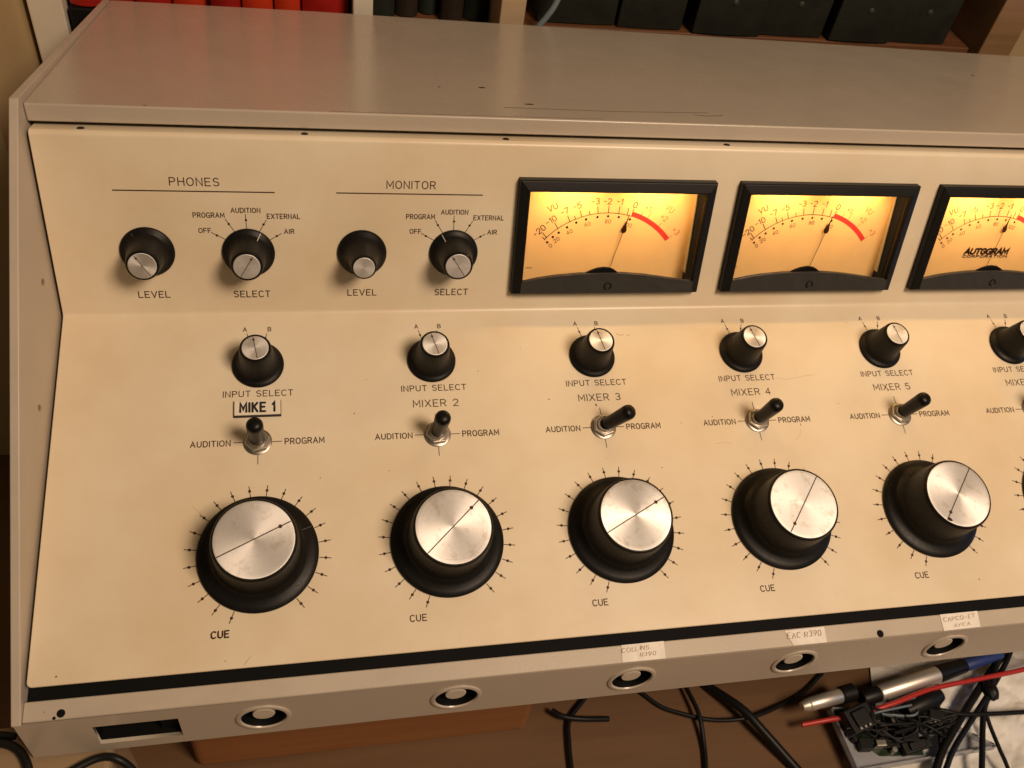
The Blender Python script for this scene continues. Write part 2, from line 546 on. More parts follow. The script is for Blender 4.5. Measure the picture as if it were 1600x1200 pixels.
def cpart(name, bm, material, parent=None, **kw):
    o = link(name, bm, material, parent or root, **kw)
    if parent is None:
        o.location = OFF
    return o


def lo(x, s, h=0.0):
    return Vector((x, -s, h)) * MM


def upv(x, t, h=0.0):
    return Vector((x, math.cos(BEND) * t - math.sin(BEND) * h, math.sin(BEND) * t + math.cos(BEND) * h)) * MM


ROT_UP = Matrix.Rotation(BEND, 4, 'X')


# front panel: V-bent sheet, rounded fold at the top
def panel_profile():
    top = []
    # from lower end to upper end on the visible side
    top.append((-181.6, 0.0))
    rad = 3.2; d = rad * math.tan(BEND / 2)
    cy, cz = -d, rad
    for k in range(9):
        a = -90 + math.degrees(BEND) * k / 8
        top.append((cy + rad * math.cos(R(a)), cz + rad * math.sin(R(a))))
    T = 94.5; r2 = 2.6
    du = (math.cos(BEND), math.sin(BEND)); nu = (-math.sin(BEND), math.cos(BEND))
    c0 = ((T - r2) * du[0] - r2 * nu[0], (T - r2) * du[1] - r2 * nu[1])
    for k in range(9):
        a = R(90 * k / 8)
        top.append((c0[0] + r2 * (nu[0] * math.cos(a) + du[0] * math.sin(a)), c0[1] + r2 * (nu[1] * math.cos(a) + du[1] * math.sin(a))))
    top.append((top[-1][0] - 12 * nu[0], top[-1][1] - 12 * nu[1]))
    th = 1.8
    bot = []
    n = len(top)
    for i in range(n):
        a = top[max(i - 1, 0)]; b = top[min(i + 1, n - 1)]
        dx, dy = b[0] - a[0], b[1] - a[1]; L = math.hypot(dx, dy)
        bot.append((top[i][0] + dy / L * th, top[i][1] - dx / L * th))
    return top, bot


top_p, bot_p = panel_profile()
bm = bmesh.new()
prof = [(y * MM, z * MM) for y, z in top_p + bot_p[::-1]]
a_, b_ = prism_x(bm, prof, -95.7 * MM, XR * MM)
bm.edges.ensure_lookup_table()
corner = [e for e in bm.edges if abs(e.verts[0].co.x - e.verts[1].co.x) < 1e-6 and all(abs(v.co.y + 0.1816) < 1e-5 for v in e.verts)]
bmesh.ops.bevel(bm, geom=corner, offset=0.0022, segments=5, affect='EDGES', profile=0.5)
panel = cpart('front_panel', bm, M['cream'])
cut = bmesh.new()
for k in range(4):
    x = (190.75 + 124.3 * k) * MM
    vs = box(cut, x - 0.0515, x + 0.0515, 0.0118, 0.0745, -0.02, 0.02)
cut.transform(ROT_UP)
cutter = link('cutter', cut, M['black'])
cutter.location = OFF; cutter.parent = root
bo = panel.modifiers.new('windows', 'BOOLEAN'); bo.operation = 'DIFFERENCE'; bo.object = cutter; bo.solver = 'EXACT'
dg_ = bpy.context.evaluated_depsgraph_get()
me_new = bpy.data.meshes.new_from_object(panel.evaluated_get(dg_))
panel.modifiers.clear(); panel.data = me_new
bpy.data.objects.remove(cutter)
for f in panel.data.polygons: f.use_smooth = True
panel.data.set_sharp_from_angle(angle=R(38))
bv = panel.modifiers.new('bevel', 'BEVEL'); bv.width = 0.0004; bv.segments = 2; bv.limit_method = 'ANGLE'; bv.angle_limit = R(35)

# black filler block added behind the panel to darken gaps and block light leaks
nu = (-math.sin(BEND), math.cos(BEND)); du = (math.cos(BEND), math.sin(BEND))
bm = bmesh.new()
ch = [(-187.5, -7.0), (-9, -7.0), (3 * du[0] - 14 * nu[0], 3 * du[1] - 14 * nu[1]), (86 * du[0] - 14 * nu[0], 86 * du[1] - 14 * nu[1]), (101 * du[0] - 15 * nu[0], 101 * du[1] - 15 * nu[1]), (244, -36), w2c(245, -99), w2c(-176, -99), w2c(-180, -72)]
prism_x(bm, [(y * MM, z * MM) for y, z in ch], -96.3 * MM, XR * MM)
cpart('dark_filler', bm, M['black'])

# top cover with its front lip
bm = bmesh.new()
F0 = Vector((63.9, 83.6)); dt = Vector((0.8501, -0.5266)); nt = Vector((0.5266, 0.8501))
depths = [(-97.0, 229.0), (34, 228.4), (197, 219.6), (390, 212), (575, 202.4), (XR, 198)]
th = 2.0


def tc_pt(x, d, h):
    v = F0 + dt * d + nt * h
    return bm.verts.new((x * MM, v.x * MM, v.y * MM))


front = []
for x, d in depths:
    lipb = (60.2, 75.4)
    front.append([bm.verts.new((x * MM, (lipb[0]) * MM, lipb[1] * MM)), tc_pt(x, 0.0, 0), tc_pt(x, d, 0), tc_pt(x, d, -th), tc_pt(x, 2.2, -th), bm.verts.new((x * MM, (lipb[0] + 2.0) * MM, (lipb[1] - 0.3) * MM))])
for a, b in zip(front, front[1:]):
    for k in range(6):
        bm.faces.new((a[k], b[k], b[(k + 1) % 6], a[(k + 1) % 6]))
bm.faces.new(front[0][::-1]); bm.faces.new(front[-1])
cover = cpart('top_cover', bm, M['grey'], smooth=True, bevel=0.0013, seg=4)
# marks on the cover: two dents and a long scuff
for (x, d, a, b) in ((124, 53.7, 2.3, 1.1), (145, 25.2, 2.6, 1.0), (491, 132.4, 2.0, 0.8), (100, 52, 0.8, .6), (-45, 2, 0.7, .4)):
    bm = bmesh.new()
    v = [bm.verts.new((a * MM * math.cos(t * .5236) * (0.8 + .4 * random.random()), b * MM * math.sin(t * .5236), 0.00006)) for t in range(12)]
    bm.faces.new(v)
    o = link('paint_chip', bm, M['inkblack'], cover)
    p_ = F0 + dt * d
    o.matrix_local = Matrix.Translation((x * MM, p_.x * MM, p_.y * MM)) @ Matrix.Rotation(math.atan2(dt.y, dt.x), 4, 'X')
bm = bmesh.new()
ribbon(bm, [(130 * MM, 18 * MM), (190 * MM, 17.2 * MM), (245 * MM, 20.5 * MM)], 0.0009, 0.00006)
ribbon(bm, [(236 * MM, 16.0 * MM), (243 * MM, 14.5 * MM), (252 * MM, 16.5 * MM)], 0.0011, 0.00007)
ribbon(bm, [(40 * MM, 2.0 * MM), (150 * MM, 2.6 * MM), (180 * MM, 3.6 * MM)], 0.0004, 0.00006)
o = link('scuff', bm, mat('scuffed_paint', (0.22, 0.175, 0.13), 0.6), cover)
o.matrix_local = Matrix.Translation((0, F0.x * MM, F0.y * MM)) @ Matrix.Rotation(math.atan2(dt.y, dt.x), 4, 'X')

# left side panel: a flat cheek with a straight front edge
bm = bmesh.new()
fb = w2c(-186.0, -63.2); fb2 = w2c(-182.0, -101.5); bb = w2c(257.5, -101.5)
bt = F0 + dt * 229.5
fb1 = w2c(-186.0, -64.2); fb1b = w2c(-182.0, -64.4)
side = [(62.0, 88.6), (63.3, 88.0), (bt.x, bt.y + 0.6), bb, fb2, fb1b, fb1, fb]
prism_x(bm, [(y * MM, z * MM) for y, z in side], -101.2 * MM, -97.2 * MM)
sidep = cpart('side_panel', bm, M['rail'], smooth=True, bevel=0.0006, seg=3)
for y, z in ((1.5, 30.5), (-58, 16.0)):
    bm = bmesh.new(); lathe(bm, [(0, 0.0006), (1.2, 0.0006), (1.7, 0.0002), (1.7, -0.0005)], 16)
    for v in bm.verts: v.co.x *= MM; v.co.y *= MM
    o = link('rivet', bm, M['steel'], sidep, smooth=True)
    o.matrix_local = Matrix.Translation((-97.2 * MM, y * MM, z * MM)) @ Matrix.Rotation(R(90), 4, 'Y')

# front rail: sloping strip
HS = -4.0
bm = bmesh.new()
rail_face = R(72.2)
e = (-math.cos(rail_face), -math.sin(rail_face))
sp = [(-186.9, HS), (-195.3, HS), (-195.3 + e[0] * 1.2, HS + e[1] * 1.2), (-193.4 + e[0] * 1.2, HS - 2.0), (-188.2, HS - 2.0), (-188.2, HS - 9), (-186.9, HS - 9)]
prism_x(bm, [(y * MM, z * MM) for y, z in sp], -97.1 * MM, XR * MM)
rail = cpart('front_rail', bm, M['rail'], smooth=True, bevel=0.0005, seg=3)
for x, s, r_ in ((-81.9, 192.9, 1.75), (312.3, 193.6, 1.9), (-84.5, 194.6, .7)):
    bm = bmesh.new()
    lathe(bm, [(r_ * MM, -0.0012), (r_ * MM, 0.00008), (r_ * 0.8 * MM, 0.00012), (0, 0.0001)], 20)
    o = link('screw_hole', bm, M['black'], rail); o.location = lo(x, s, HS)

# front rail: vertical face with five button holes and a square cutout
FACE_H = 38.0
holes = [circle(x * MM, -19.5 * MM, 10.9 * MM) for x in (1.0, 91.0, 180.5, 270.5, 360.5, 450)]
holes.append([(-71.4 * MM, -11.5 * MM), (-35.7 * MM, -11.5 * MM), (-35.7 * MM, -30.5 * MM), (-71.4 * MM, -30.5 * MM)])
outer = [(-101.2 * MM, -1.25 * MM), (XR * MM, -1.25 * MM), (XR * MM, -FACE_H * MM), (-101.2 * MM, -FACE_H * MM)]
me = flat_with_holes('rail_face', outer, holes, 0.0018)
FM = Matrix.Translation((0, -195.3 * MM, HS * MM)) @ Matrix.Rotation(math.atan2(math.sin(rail_face), math.cos(rail_face)), 4, 'X')
M['face'] = M['grey']
face = link('rail_face', me, M['face'], root)
face.matrix_local = Matrix.Translation(OFF) @ FM
# the square cutout: a dark pocket with a connector tongue inside
bm = bmesh.new()
box(bm, -74 * MM, -33 * MM, -33 * MM, -9 * MM, -14 * MM, -12 * MM, 0)
for q_ in ((-74, -72, -33, -9), (-35.2, -33, -33, -9), (-71.9, -35.3, -33, -31.2), (-71.9, -35.3, -10.8, -9)):
    box(bm, q_[0] * MM, q_[1] * MM, q_[2] * MM, q_[3] * MM, -11.9 * MM, -2.2 * MM, 0)
box(bm, -64 * MM, -44 * MM, -20 * MM, -17 * MM, -12 * MM, -5 * MM, 1)
box(bm, -45 * MM, -37 * MM, -29 * MM, -14 * MM, -12 * MM, -4 * MM, 0)
link('connector_pocket', bm, [M['black'], M['mask']], face)


def push_button(x):
    bm = bmesh.new()
    lathe(bm, [(12.5, 0.02), (12.4, 0.55), (11.6, 0.95), (10.6, 0.8), (10.1, 0.1), (10.0, -2), (9.9, -9), (0, -9)], 56)
    for v in bm.verts: v.co *= MM
    for f in bm.faces:
        if f.calc_center_median().z < -0.0006: f.material_index = 1
    o = link('push_button', bm, [M['grey'], M['black']], root, smooth=True)
    o.matrix_local = Matrix.Translation(OFF) @ FM @ Matrix.Translation((x * MM, -19.5 * MM, 0))
    bm = bmesh.new()
    lathe(bm, [(5.1, -8.9), (5.1, -1.5), (4.7, -1.15), (0, -1.05)], 32)
    for v in bm.verts: v.co *= MM
    link('button_cap', bm, M['buttonwhite'], o, smooth=True)


for x in (1.0, 91.0, 180.5, 270.5, 360.5, 450):
    push_button(x)

# paper labels taped on the strip
def paper(corners, lines, label):
    bm = bmesh.new()
    cs = [(x * MM, -s * MM) for x, s in corners]
    n = 6
    tv = [bm.verts.new((cs[0][0] + (cs[1][0] - cs[0][0]) * k / n, cs[0][1] + (cs[1][1] - cs[0][1]) * k / n, 0.0003 + 0.0002 * math.sin(k * 2.1))) for k in range(n + 1)]
    bv = [bm.verts.new((cs[3][0] + (cs[2][0] - cs[3][0]) * k / n, cs[3][1] + (cs[2][1] - cs[3][1]) * k / n, 0.00025 + 0.0003 * (math.sin(k * 1.7) ** 2))) for k in range(n + 1)]
    for k in range(n):
        bm.faces.new((tv[k], bv[k], bv[k + 1], tv[k + 1]))
    o = link('paper_label', bm, M['paper'], root)
    o.location = OFF + Vector((0, 0, HS * MM))
    o['label'] = label
    bm = bmesh.new()
    for t, x, s, w_, h_, rot in lines:
        draw_text(bm, t, x * MM, -s * MM, h_ * MM, w_ * MM, 0.085, rot + random.uniform(-2, 2), 0.0007, jitter=0.10, shear=0.22)
    link('handwriting', bm, M['pen'], o)


paper([(171.8, 187.0), (193.9, 186.9), (193.4, 195.2), (171.1, 195.1)], [('COLLINS', 178.8, 189.4, 14.0, 2.0, 1.5), ('R390', 184.6, 192.4, 8, 1.9, 1)], 'paper label with two lines of handwriting')
paper([(259.2, 187.6), (281.6, 187.4), (281.1, 195.2), (262.4, 195.2)], [('EAC R390', 269.6, 190.3, 18.5, 2.6, 1.5)], 'paper label with one line of handwriting')
paper([(349.6, 186.95), (372.5, 186.9), (371.5, 195.2), (349.3, 195.4)], [('CAPCO-ET', 360.5, 189.5, 19.5, 2.1, 1.5), ('AYICA', 361, 193.2, 10, 1.7, 0)], 'crumpled paper label with faint handwriting')

# ------------------------------------------------------------------ legends on the panel
def legend(items, where, cx, cy, material='ink', name='legend'):
    """items drawn relative to (cx, cy) in mm on the lower ('lo', y = -s) or upper plane"""
    bm = bmesh.new()
    for it in items:
        k = it[0]
        if k == 't':
            _, t, x, y, h, w_, sw = it[:7]
            draw_text(bm, t, (x - cx) * MM, (y - cy) * MM, h * MM, w_ * MM if w_ else None, sw)
        elif k == 'l':
            _, pts, sw = it
            ribbon(bm, [((x - cx) * MM, (y - cy) * MM) for x, y in pts], sw * MM, 0.00006)
        elif k == 'd':
            _, x, y, r_ = it
            disc(bm, (x - cx) * MM, (y - cy) * MM, r_ * MM, 0.00009)
    o = link(name, bm, M[material], panel)
    o.location = lo(cx, -cy) if where == 'lo' else upv(cx, cy)
    if where == 'up':
        o.rotation_euler = (BEND, 0, 0)
    return o


K = 105.3
for dx, title, x0, x1, tw in ((0, 'PHONES', -63.1, 11.9, 22.8), (K, 'MONITOR', -62.9, 11.7, 24.7)):
    legend([('t', title, -25.4 + dx, 71.2, 3.8, tw, 0.115)], 'up', -25.4 + dx, 71.2)
    legend([('l', [(x0 + dx, 66.5), (x1 + dx, 66.3)], 0.62)], 'up', dx - 25, 66.4, name='rule_line')
    legend([('t', 'LEVEL', -50.5 + dx, 11.35, 3.3, 15.0, 0.14)], 'up', -50.5 + dx, 11.3)
    legend([('t', 'SELECT', -2.1 + dx, 11.1, 3.35, 18.0, 0.14)], 'up', -2.1 + dx, 11.1)
    legend([('t', 'OFF', -22.7 + dx, 46.2, 2.35, 5.7, 0.16)], 'up', -22.7 + dx, 46.2)
    legend([('t', 'PROGRAM', -20.2 + dx, 54.3, 2.4, 14.7, 0.16)], 'up', -20.2 + dx, 54.3)
    legend([('t', 'AUDITION', -2.4 + dx, 56.9, 2.35, 14.0, 0.16)], 'up', -2.4 + dx, 56.9)
    legend([('t', 'EXTERNAL', 15.9 + dx, 53.9, 2.4, 16.0, 0.16)], 'up', 15.9 + dx, 53.9)
    legend([('t', 'AIR', 18.3 + dx, 45.9, 2.35, 4.8, 0.16)], 'up', 18.3 + dx, 45.9)
    it = []
    for a, b, c in (((-19.7, 45.2), (-13.1, 41.4), (-17.1, 43.6)), ((-12.45, 52.3), (-8.2, 45.2), (-10.95, 49.7)), ((-2.6, 54.8), (-2.5, 46.6), (-2.5, 51.8)), ((7.4, 52.0), (3.5, 45.4), (5.9, 49.6)), ((14.5, 44.8), (8.3, 41.1), (12.1, 43.4))):
        it.append(('l', [(a[0] + dx, a[1]), (b[0] + dx, b[1])], 0.34)); it.append(('d', c[0] + dx, c[1], 0.62))
    legend(it, 'up', dx - 2.5, 45, name='position_marks')

names = ['', 'MIXER 2', 'MIXER 3', 'MIXER 4', 'MIXER 5', 'MIXER 6']
SBK, RT = 130.1, 33.86
for i in range(6):
    X = 90.0 * i
    legend([('t', 'INPUT SELECT', X + 0.3, -47.0, 3.1, 34.2, 0.13)], 'lo', X, -47)
    legend([('t', 'A', X - 6.5, -9.9, 2.3, None, 0.16)], 'lo', X - 6.5, -9.9)
    legend([('t', 'B', X + 6.0, -9.95, 2.3, None, 0.16)], 'lo', X + 6, -9.95)
    legend([('l', [(X - 5.5, -12.3), (X - 4.0, -17.9)], 0.34), ('d', X - 4.75, -15.2, 0.6), ('l', [(X + 4.7, -12.5), (X + 3.0, -17.7)], 0.34), ('d', X + 3.9, -15.1, 0.6)], 'lo', X, -15, name='position_marks')
    if names[i]:
        legend([('t', names[i], X + 0.6, -55.8, 3.8, 23.6, 0.11)], 'lo', X, -55.8)
    legend([('t', 'AUDITION', X - 22.5, -73.5, 2.85, 18.7, 0.15)], 'lo', X - 22.5, -73.5)
    legend([('t', 'PROGRAM', X + 22.8, -73.75, 2.95, 19.1, 0.15)], 'lo', X + 22.8, -73.75)
    legend([('l', [(X - 11.5, -73.4), (X - 5.0, -73.4)], 0.4), ('l', [(X + 5.0, -73.6), (X + 11.6, -73.6)], 0.4), ('l', [(X + 0.05, -79.0), (X + 0.07, -85.2)], 0.36), ('l', [(X - 0.2, -62.1), (X - 0.1, -67)], 0.36)], 'lo', X, -73.5, name='position_marks')
    legend([('t', 'CUE', X - 16.6, -166.2, 2.9, 7.6, 0.15)], 'lo', X - 16.6, -166.2)
    if i == 0:      # this word was printed twice, slightly shifted
        legend([('t', 'CUE', X - 16.35, -166.0, 2.9, 7.6, 0.15)], 'lo', X - 16.35, -166.0)
    it = []
    for k in range(21):
        a = R(-157.7 + 15.01 * k)
        sx, sy = math.sin(a), math.cos(a)
        cx, cy = X + 0.35, -SBK
        it.append(('l', [(cx + 28.4 * sx, cy + 28.4 * sy), (cx + RT * sx, cy + RT * sy)], 0.40))
        it.append(('d', cx + 31.4 * sx, cy + 31.4 * sy, 0.72))
    legend(it, 'lo', X, -SBK, name='dial_scale')

# hairline scratches and smudges in the enamel
bm = bmesh.new()
def scr(pts, w_): ribbon(bm, [(x * MM, -s * MM) for x, s in pts], w_ * MM, 0.00005)
scr([(-30, 105), (-25, 110), (-22, 116), (-21, 119)], 0.25)
scr([(-21, 112), (-17.6, 112.6)], 0.35)
scr([(288, 47.5), (295, 48.8), (306, 47), (313, 46.4)], 0.22)
scr([(242, 86), (248, 85.5), (252, 86)], 0.2)
scr([(203, 18.5), (204.6, 17.5)], 0.5)
scr([(197, 17), (199.6, 18), (201, 17.4)], 0.55)
scr([(290, 128), (294, 131), (296, 136)], 0.18)
scr([(291, 86), (294, 83), (295, 80)], 0.2)
scr([(-6, 180.5), (-4, 178), (-3.2, 177)], 0.4)
link('scratches', bm, mat('worn_enamel', (0.58, 0.43, 0.27), 0.6), panel)
bm = bmesh.new()
for x, s, a, b in ((178, 60.3, .55, .9), (357.4, 58.2, .6, .4), (152, 56, .5, .4), (-84, 178, .5, .5), (48, 60, .4, .4), (160, 130, .4, .35), (225, 73, .3, .3), (30, 94, .35, .3), (209, 98, .4, .3), (115, 38, .35, .3), (323, 65, .3, .3), (244, 70, .35, .3), (296, 77, .3, .7), (377, 171, .6, .35), (-14, 178, .3, .3), (55, 41, .3, .25), (140, 25, .25, .2), (64, 92, .3, .25)):
    v = [bm.verts.new(((x + a * math.cos(t * .785)) * MM, -(s + b * math.sin(t * .785)) * MM, 0.00006)) for t in range(8)]
    bm.faces.new(v)
link('paint_specks', bm, mat('dark_specks', (0.26, 0.17, 0.09), 0.7), panel)

# screws on the fold of the panel
for x in (-73.9, 27.7, 128.2, 250):
    bm = bmesh.new()
    lathe(bm, [(0, 0.55), (1.2, 0.5), (1.8, 0.15), (1.9, -0.4)], 20)
    for v in bm.verts: v.co *= MM
    o = link('screw', bm, M['inkblack'], panel, smooth=True)
    o.matrix_local = Matrix.Translation(upv(x, 94.5, -4.6)) @ Matrix.Rotation(BEND - R(90), 4, 'X')

# MIKE 1 name plate
bm = bmesh.new()
box(bm, -11.5 * MM, 11.6 * MM, -60.2 * MM, -51.5 * MM, 0.00004, 0.0014, 0)
plate = cpart('name_plate', bm, M['inkblack'], bevel=0.0002)
bm = bmesh.new(); box(bm, -11.2 * MM, 11.3 * MM, -59.5 * MM, -51.5 * MM, 0.0013, 0.0020)
f_ = link('plate_face', bm, M['platewhite'], plate, bevel=0.0002)
bm = bmesh.new(); draw_text(bm, 'MIKE 1', 0.0, -55.4 * MM, 4.7 * MM, 16.6 * MM, 0.21, z=0.00206, gap=0.42)
link('plate_lettering', bm, M['inkblack'], plate)


# ------------------------------------------------------------------ knobs
def scaled(prof): return [(r_ * MM, z * MM) for r_, z in prof]


BIG = [(0, 0.05), (27.6, 0.05), (28.0, 0.5), (28.0, 1.3), (27.6, 1.8), (25.4, 2.4), (23.0, 3.1), (21.5, 4.1), (20.6, 5.6), (20.2, 8), (20.0, 12), (19.75, 17), (19.4, 22), (19.25, 24.6), (19.0, 25.6), (18.5, 26.2), (18.05, 26.25), (17.95, 25.9), (0, 25.9)]
INP = [(0, 0.05), (12.8, 0.05), (13.05, 0.4), (13.0, 1.1), (12.7, 1.5), (11.6, 2.0), (10.5, 2.6), (9.7, 3.7), (9.2, 6), (8.7, 11), (8.15, 16), (7.85, 18.6), (7.6, 19.4), (7.2, 19.8), (6.65, 19.75), (6.55, 19.5), (0, 19.5)]
INU = [(r_, z if z < 2.6 else 2.6 + (z - 2.6) * 0.912) for r_, z in INP]
MIN = [(0, 0.05), (12.6, 0.05), (12.8, 0.4), (12.7, 1.1), (12.0, 1.9), (10.2, 3.0), (8.8, 5.0), (8.0, 8), (7.1, 13), (6.5, 18.0), (6.3, 19.4), (5.9, 19.85), (5.5, 19.8), (5.4, 19.5), (0, 19.5)]


def knob(name, prof, rcap, hcap, matrix, angle, line=0.3, skirt=None, flute=None, damage=False, dot=True):
    bm = bmesh.new()
    seg = flute[0] * 6 if flute else 96
    lathe(bm, scaled(prof), seg, (flute[0], flute[1] * MM, flute[2] * MM, flute[3] * MM) if flute else None)
    o = link(name, bm, M['bake'], root, smooth=True)
    o.matrix_local = Matrix.Translation(OFF) @ matrix @ Matrix.Rotation(R(-angle), 4, 'Z')
    bm = bmesh.new()
    lathe(bm, scaled([(rcap, -0.3), (rcap, 0.16), (rcap - 0.10, 0.24), (rcap - 0.2, 0.25), (rcap * 0.9, 0.25), (rcap * 0.5, 0.25), (0, 0.25)]), 96)
    c = link('knob_cap', bm, M['alu'], o, smooth=True)
    c.location = (0, 0, hcap * MM)
    if line:
        bm = bmesh.new()
        ribbon(bm, [(0, (-rcap + 0.4) * MM), (0, (rcap - 0.4) * MM)], line * MM, 0.0003)
        if dot: disc(bm, 0, rcap * 0.70 * MM, line * 1.75 * MM, 0.00033)
        if damage:
            v = [bm.verts.new(((-1.0 + 1.5 * math.cos(t * .7) * (.7 + .5 * random.random())) * MM, (rcap * 0.93 + 1.0 * math.sin(t * .7)) * MM, 0.00034)) for t in range(9)]
            bm.faces.new(v)
        link('pointer_line', bm, M['ink'], c)
    if skirt:
        bm = bmesh.new()
        r0, z0, r1, z1, w_ = skirt
        vs = [bm.verts.new(p_) for p_ in ((-w_ * MM, r0 * MM, z0 * MM), (w_ * MM, r0 * MM, z0 * MM), (w_ * MM, r1 * MM, z1 * MM), (-w_ * MM, r1 * MM, z1 * MM))]
        bm.faces.new(vs)
        link('skirt_line', bm, M['white'] if 'selector' in name else M['faintline'], o)
    return o


def MLO(x, s): return Matrix.Translation(lo(x, s))
def MUP(x, t): return Matrix.Translation(upv(x, t)) @ ROT_UP


for i, a in enumerate((65.7, 47.5, 63.2, -142.0, -139.8, -140)):
    knob('fader_knob', BIG, 17.9, 26.0, MLO(90 * i + 0.35, SBK), a, 0.52, skirt=(27.2, 2.1, 22.2, 3.75, 0.14) if i == 0 else None, flute=(90, 0.13, 8, 25.0), damage=(i == 4))
for i, a in enumerate((-9.9, -15.7, -12.7, -16.0, -10.9, -12)):
    knob('input_knob', INP, 6.5, 19.55, MLO(90 * i + 0.2, 30.8), a, 0.34, flute=(48, 0.09, 5, 18.6))
knob('level_knob', INU, 6.6, 18.05, MUP(-50.9, 35.0), -31.2, 0.32, skirt=(12.1, 1.95, 10.6, 2.75, 0.16))
knob('selector_knob', INU, 6.5, 18.05, MUP(-2.3, 34.4), 31.1, 0.32, skirt=(12.75, 1.62, 9.5, 4.5, 0.17))
knob('level_knob', MIN, 5.45, 19.6, MUP(54.9, 34.2), 0, 0)
knob('selector_knob', INU, 6.6, 18.05, MUP(103.3, 34.2), -32.4, 0.32, skirt=(12.75, 1.62, 9.5, 4.5, 0.17))


# ------------------------------------------------------------------ toggle switches
def toggle(i, tilt, turn):
    bm = bmesh.new()
    lathe(bm, scaled([(0, 0.05), (6.9, 0.05), (7.0, 0.5), (6.6, 0.8), (4.4, 0.8), (4.4, 0.2)]), 40)       # washer
    lathe(bm, scaled([(4.1, 0.5), (4.1, 4.2), (3.9, 4.6), (3.1, 4.6), (2.9, 3.4), (0, 3.2)]), 36)          # threaded bush
    o = link('toggle_switch', bm, M['steel'], root, smooth=True)
    o.matrix_local = Matrix.Translation(OFF) @ MLO(90 * i, 73.5) @ Matrix.Rotation(R(turn), 4, 'Z')
    bm = bmesh.new()
    ro, rh = 6.3, 5.5
    vb = []
    for z, kx in ((0.8, 0.97), (1.1, 1.0), (2.6, 1.0), (3.0, 0.93)):
        vb.append([bm.verts.new((ro * kx * math.cos(R(60 * k)) * MM, ro * kx * math.sin(R(60 * k)) * MM, z * MM)) for k in range(6)])
    for a, b in zip(vb, vb[1:]):
        for k in range(6): bm.faces.new((a[k], a[(k + 1) % 6], b[(k + 1) % 6], b[k]))
    bm.faces.new(vb[-1])
    link('hex_nut', bm, M['chrome'], o, bevel=0.0002)
    bm = bmesh.new()
    lathe(bm, scaled([(0, 0), (2.5, 0), (2.9, 1.6), (2.8, 2.4), (3.5, 2.6), (3.6, 5), (3.8, 11), (4.05, 17.0), (4.1, 18.8), (4.0, 20.0), (3.6, 21.0), (2.8, 21.8), (1.4, 22.2), (0, 22.35)]), 36)
    l = link('lever', bm, M['bake2'], o, smooth=True)
    l.matrix_local = Matrix.Translation((0, 0, 2.6 * MM)) @ Matrix.Rotation(R(-turn), 4, 'Z') @ Matrix.Rotation(R(tilt), 4, 'Y')


M['bake2'] = mat('black_vinyl', (0.006, 0.0055, 0.005), 0.36, 0, 0.2)
for i, (tl, tr) in enumerate(((0.5, 12), (1.5, 5), (25, 20), (4, 17), (4, 9), (0, 0))):
    toggle(i, tl, tr)


# ------------------------------------------------------------------ VU meters
CEN = (-0.75, 7.05); RA = 47.3
TICKS = [((-34.57, 39.52), (-37.07, 42.38)), ((-35.45, 38.42), (-37.08, 39.94)), ((-28.76, 45.02), (-30.99, 48.26)), ((-22.31, 48.98), (-24.11, 52.46)), ((-19.37, 50.5), (-20.16, 52.32)), ((-16.0, 51.94), (-17.34, 55.41)), ((-11.47, 53.23), (-12.14, 55.29)), ((-6.86, 54.01), (-7.61, 57.81)), ((-1.09, 54.31), (-1.15, 58.29)), ((5.06, 53.95), (5.11, 58.11)), ((10.04, 53.15), (10.37, 57.0)), ((12.65, 52.59), (13.47, 56.53))]
REDT = [((18.3, 53.2), (19.0, 55.2)), ((22.4, 51.6), (24.4, 55.8)), ((29.6, 46.6), (31.3, 49.0)), ((36.8, 39.8), (38.6, 41.2))]
NUMS = [('-20', -39.24, 43.71, 42), ('-10', -33.18, 49.74, 34), ('-7', -26.03, 55.0, 26), ('-5', -19.22, 58.1, 18), ('-3', -9.17, 60.83, 8), ('-2', -2.19, 60.99, 0), ('-1', 4.88, 60.83, -6), ('0', 14.08, 59.03, -14), ('VU', -32.99, 57.14, 28)]
REDN = [('+1', 21.9, 57.2, -22), ('+2', 32.2, 51.6, -32), ('+3', 40.6, 43.8, -45), ('VU', 34.6, 57.0, -34)]
DOTS = [(-34.07, 36.98), (-31.19, 40.12), (-28.09, 42.67), (-23.67, 45.8), (-18.72, 48.59), (-13.34, 50.46), (-6.98, 51.85), (-0.9, 52.4), (5.35, 51.94), (12.02, 50.65)]
LOWN = [('0', -32.05, 35.02, 40), ('20', -28.95, 38.44, 36), ('40', -22.04, 43.11, 26), ('60', -12.24, 47.63, 13), ('80', -0.56, 49.38, 0), ('100', 11.3, 47.4, -14)]


def mm_(pts): return [(x * MM, y * MM) for x, y in pts]


HD = -8.0          # dial plane, behind the panel
HR = 6.0           # rim, in front of the panel


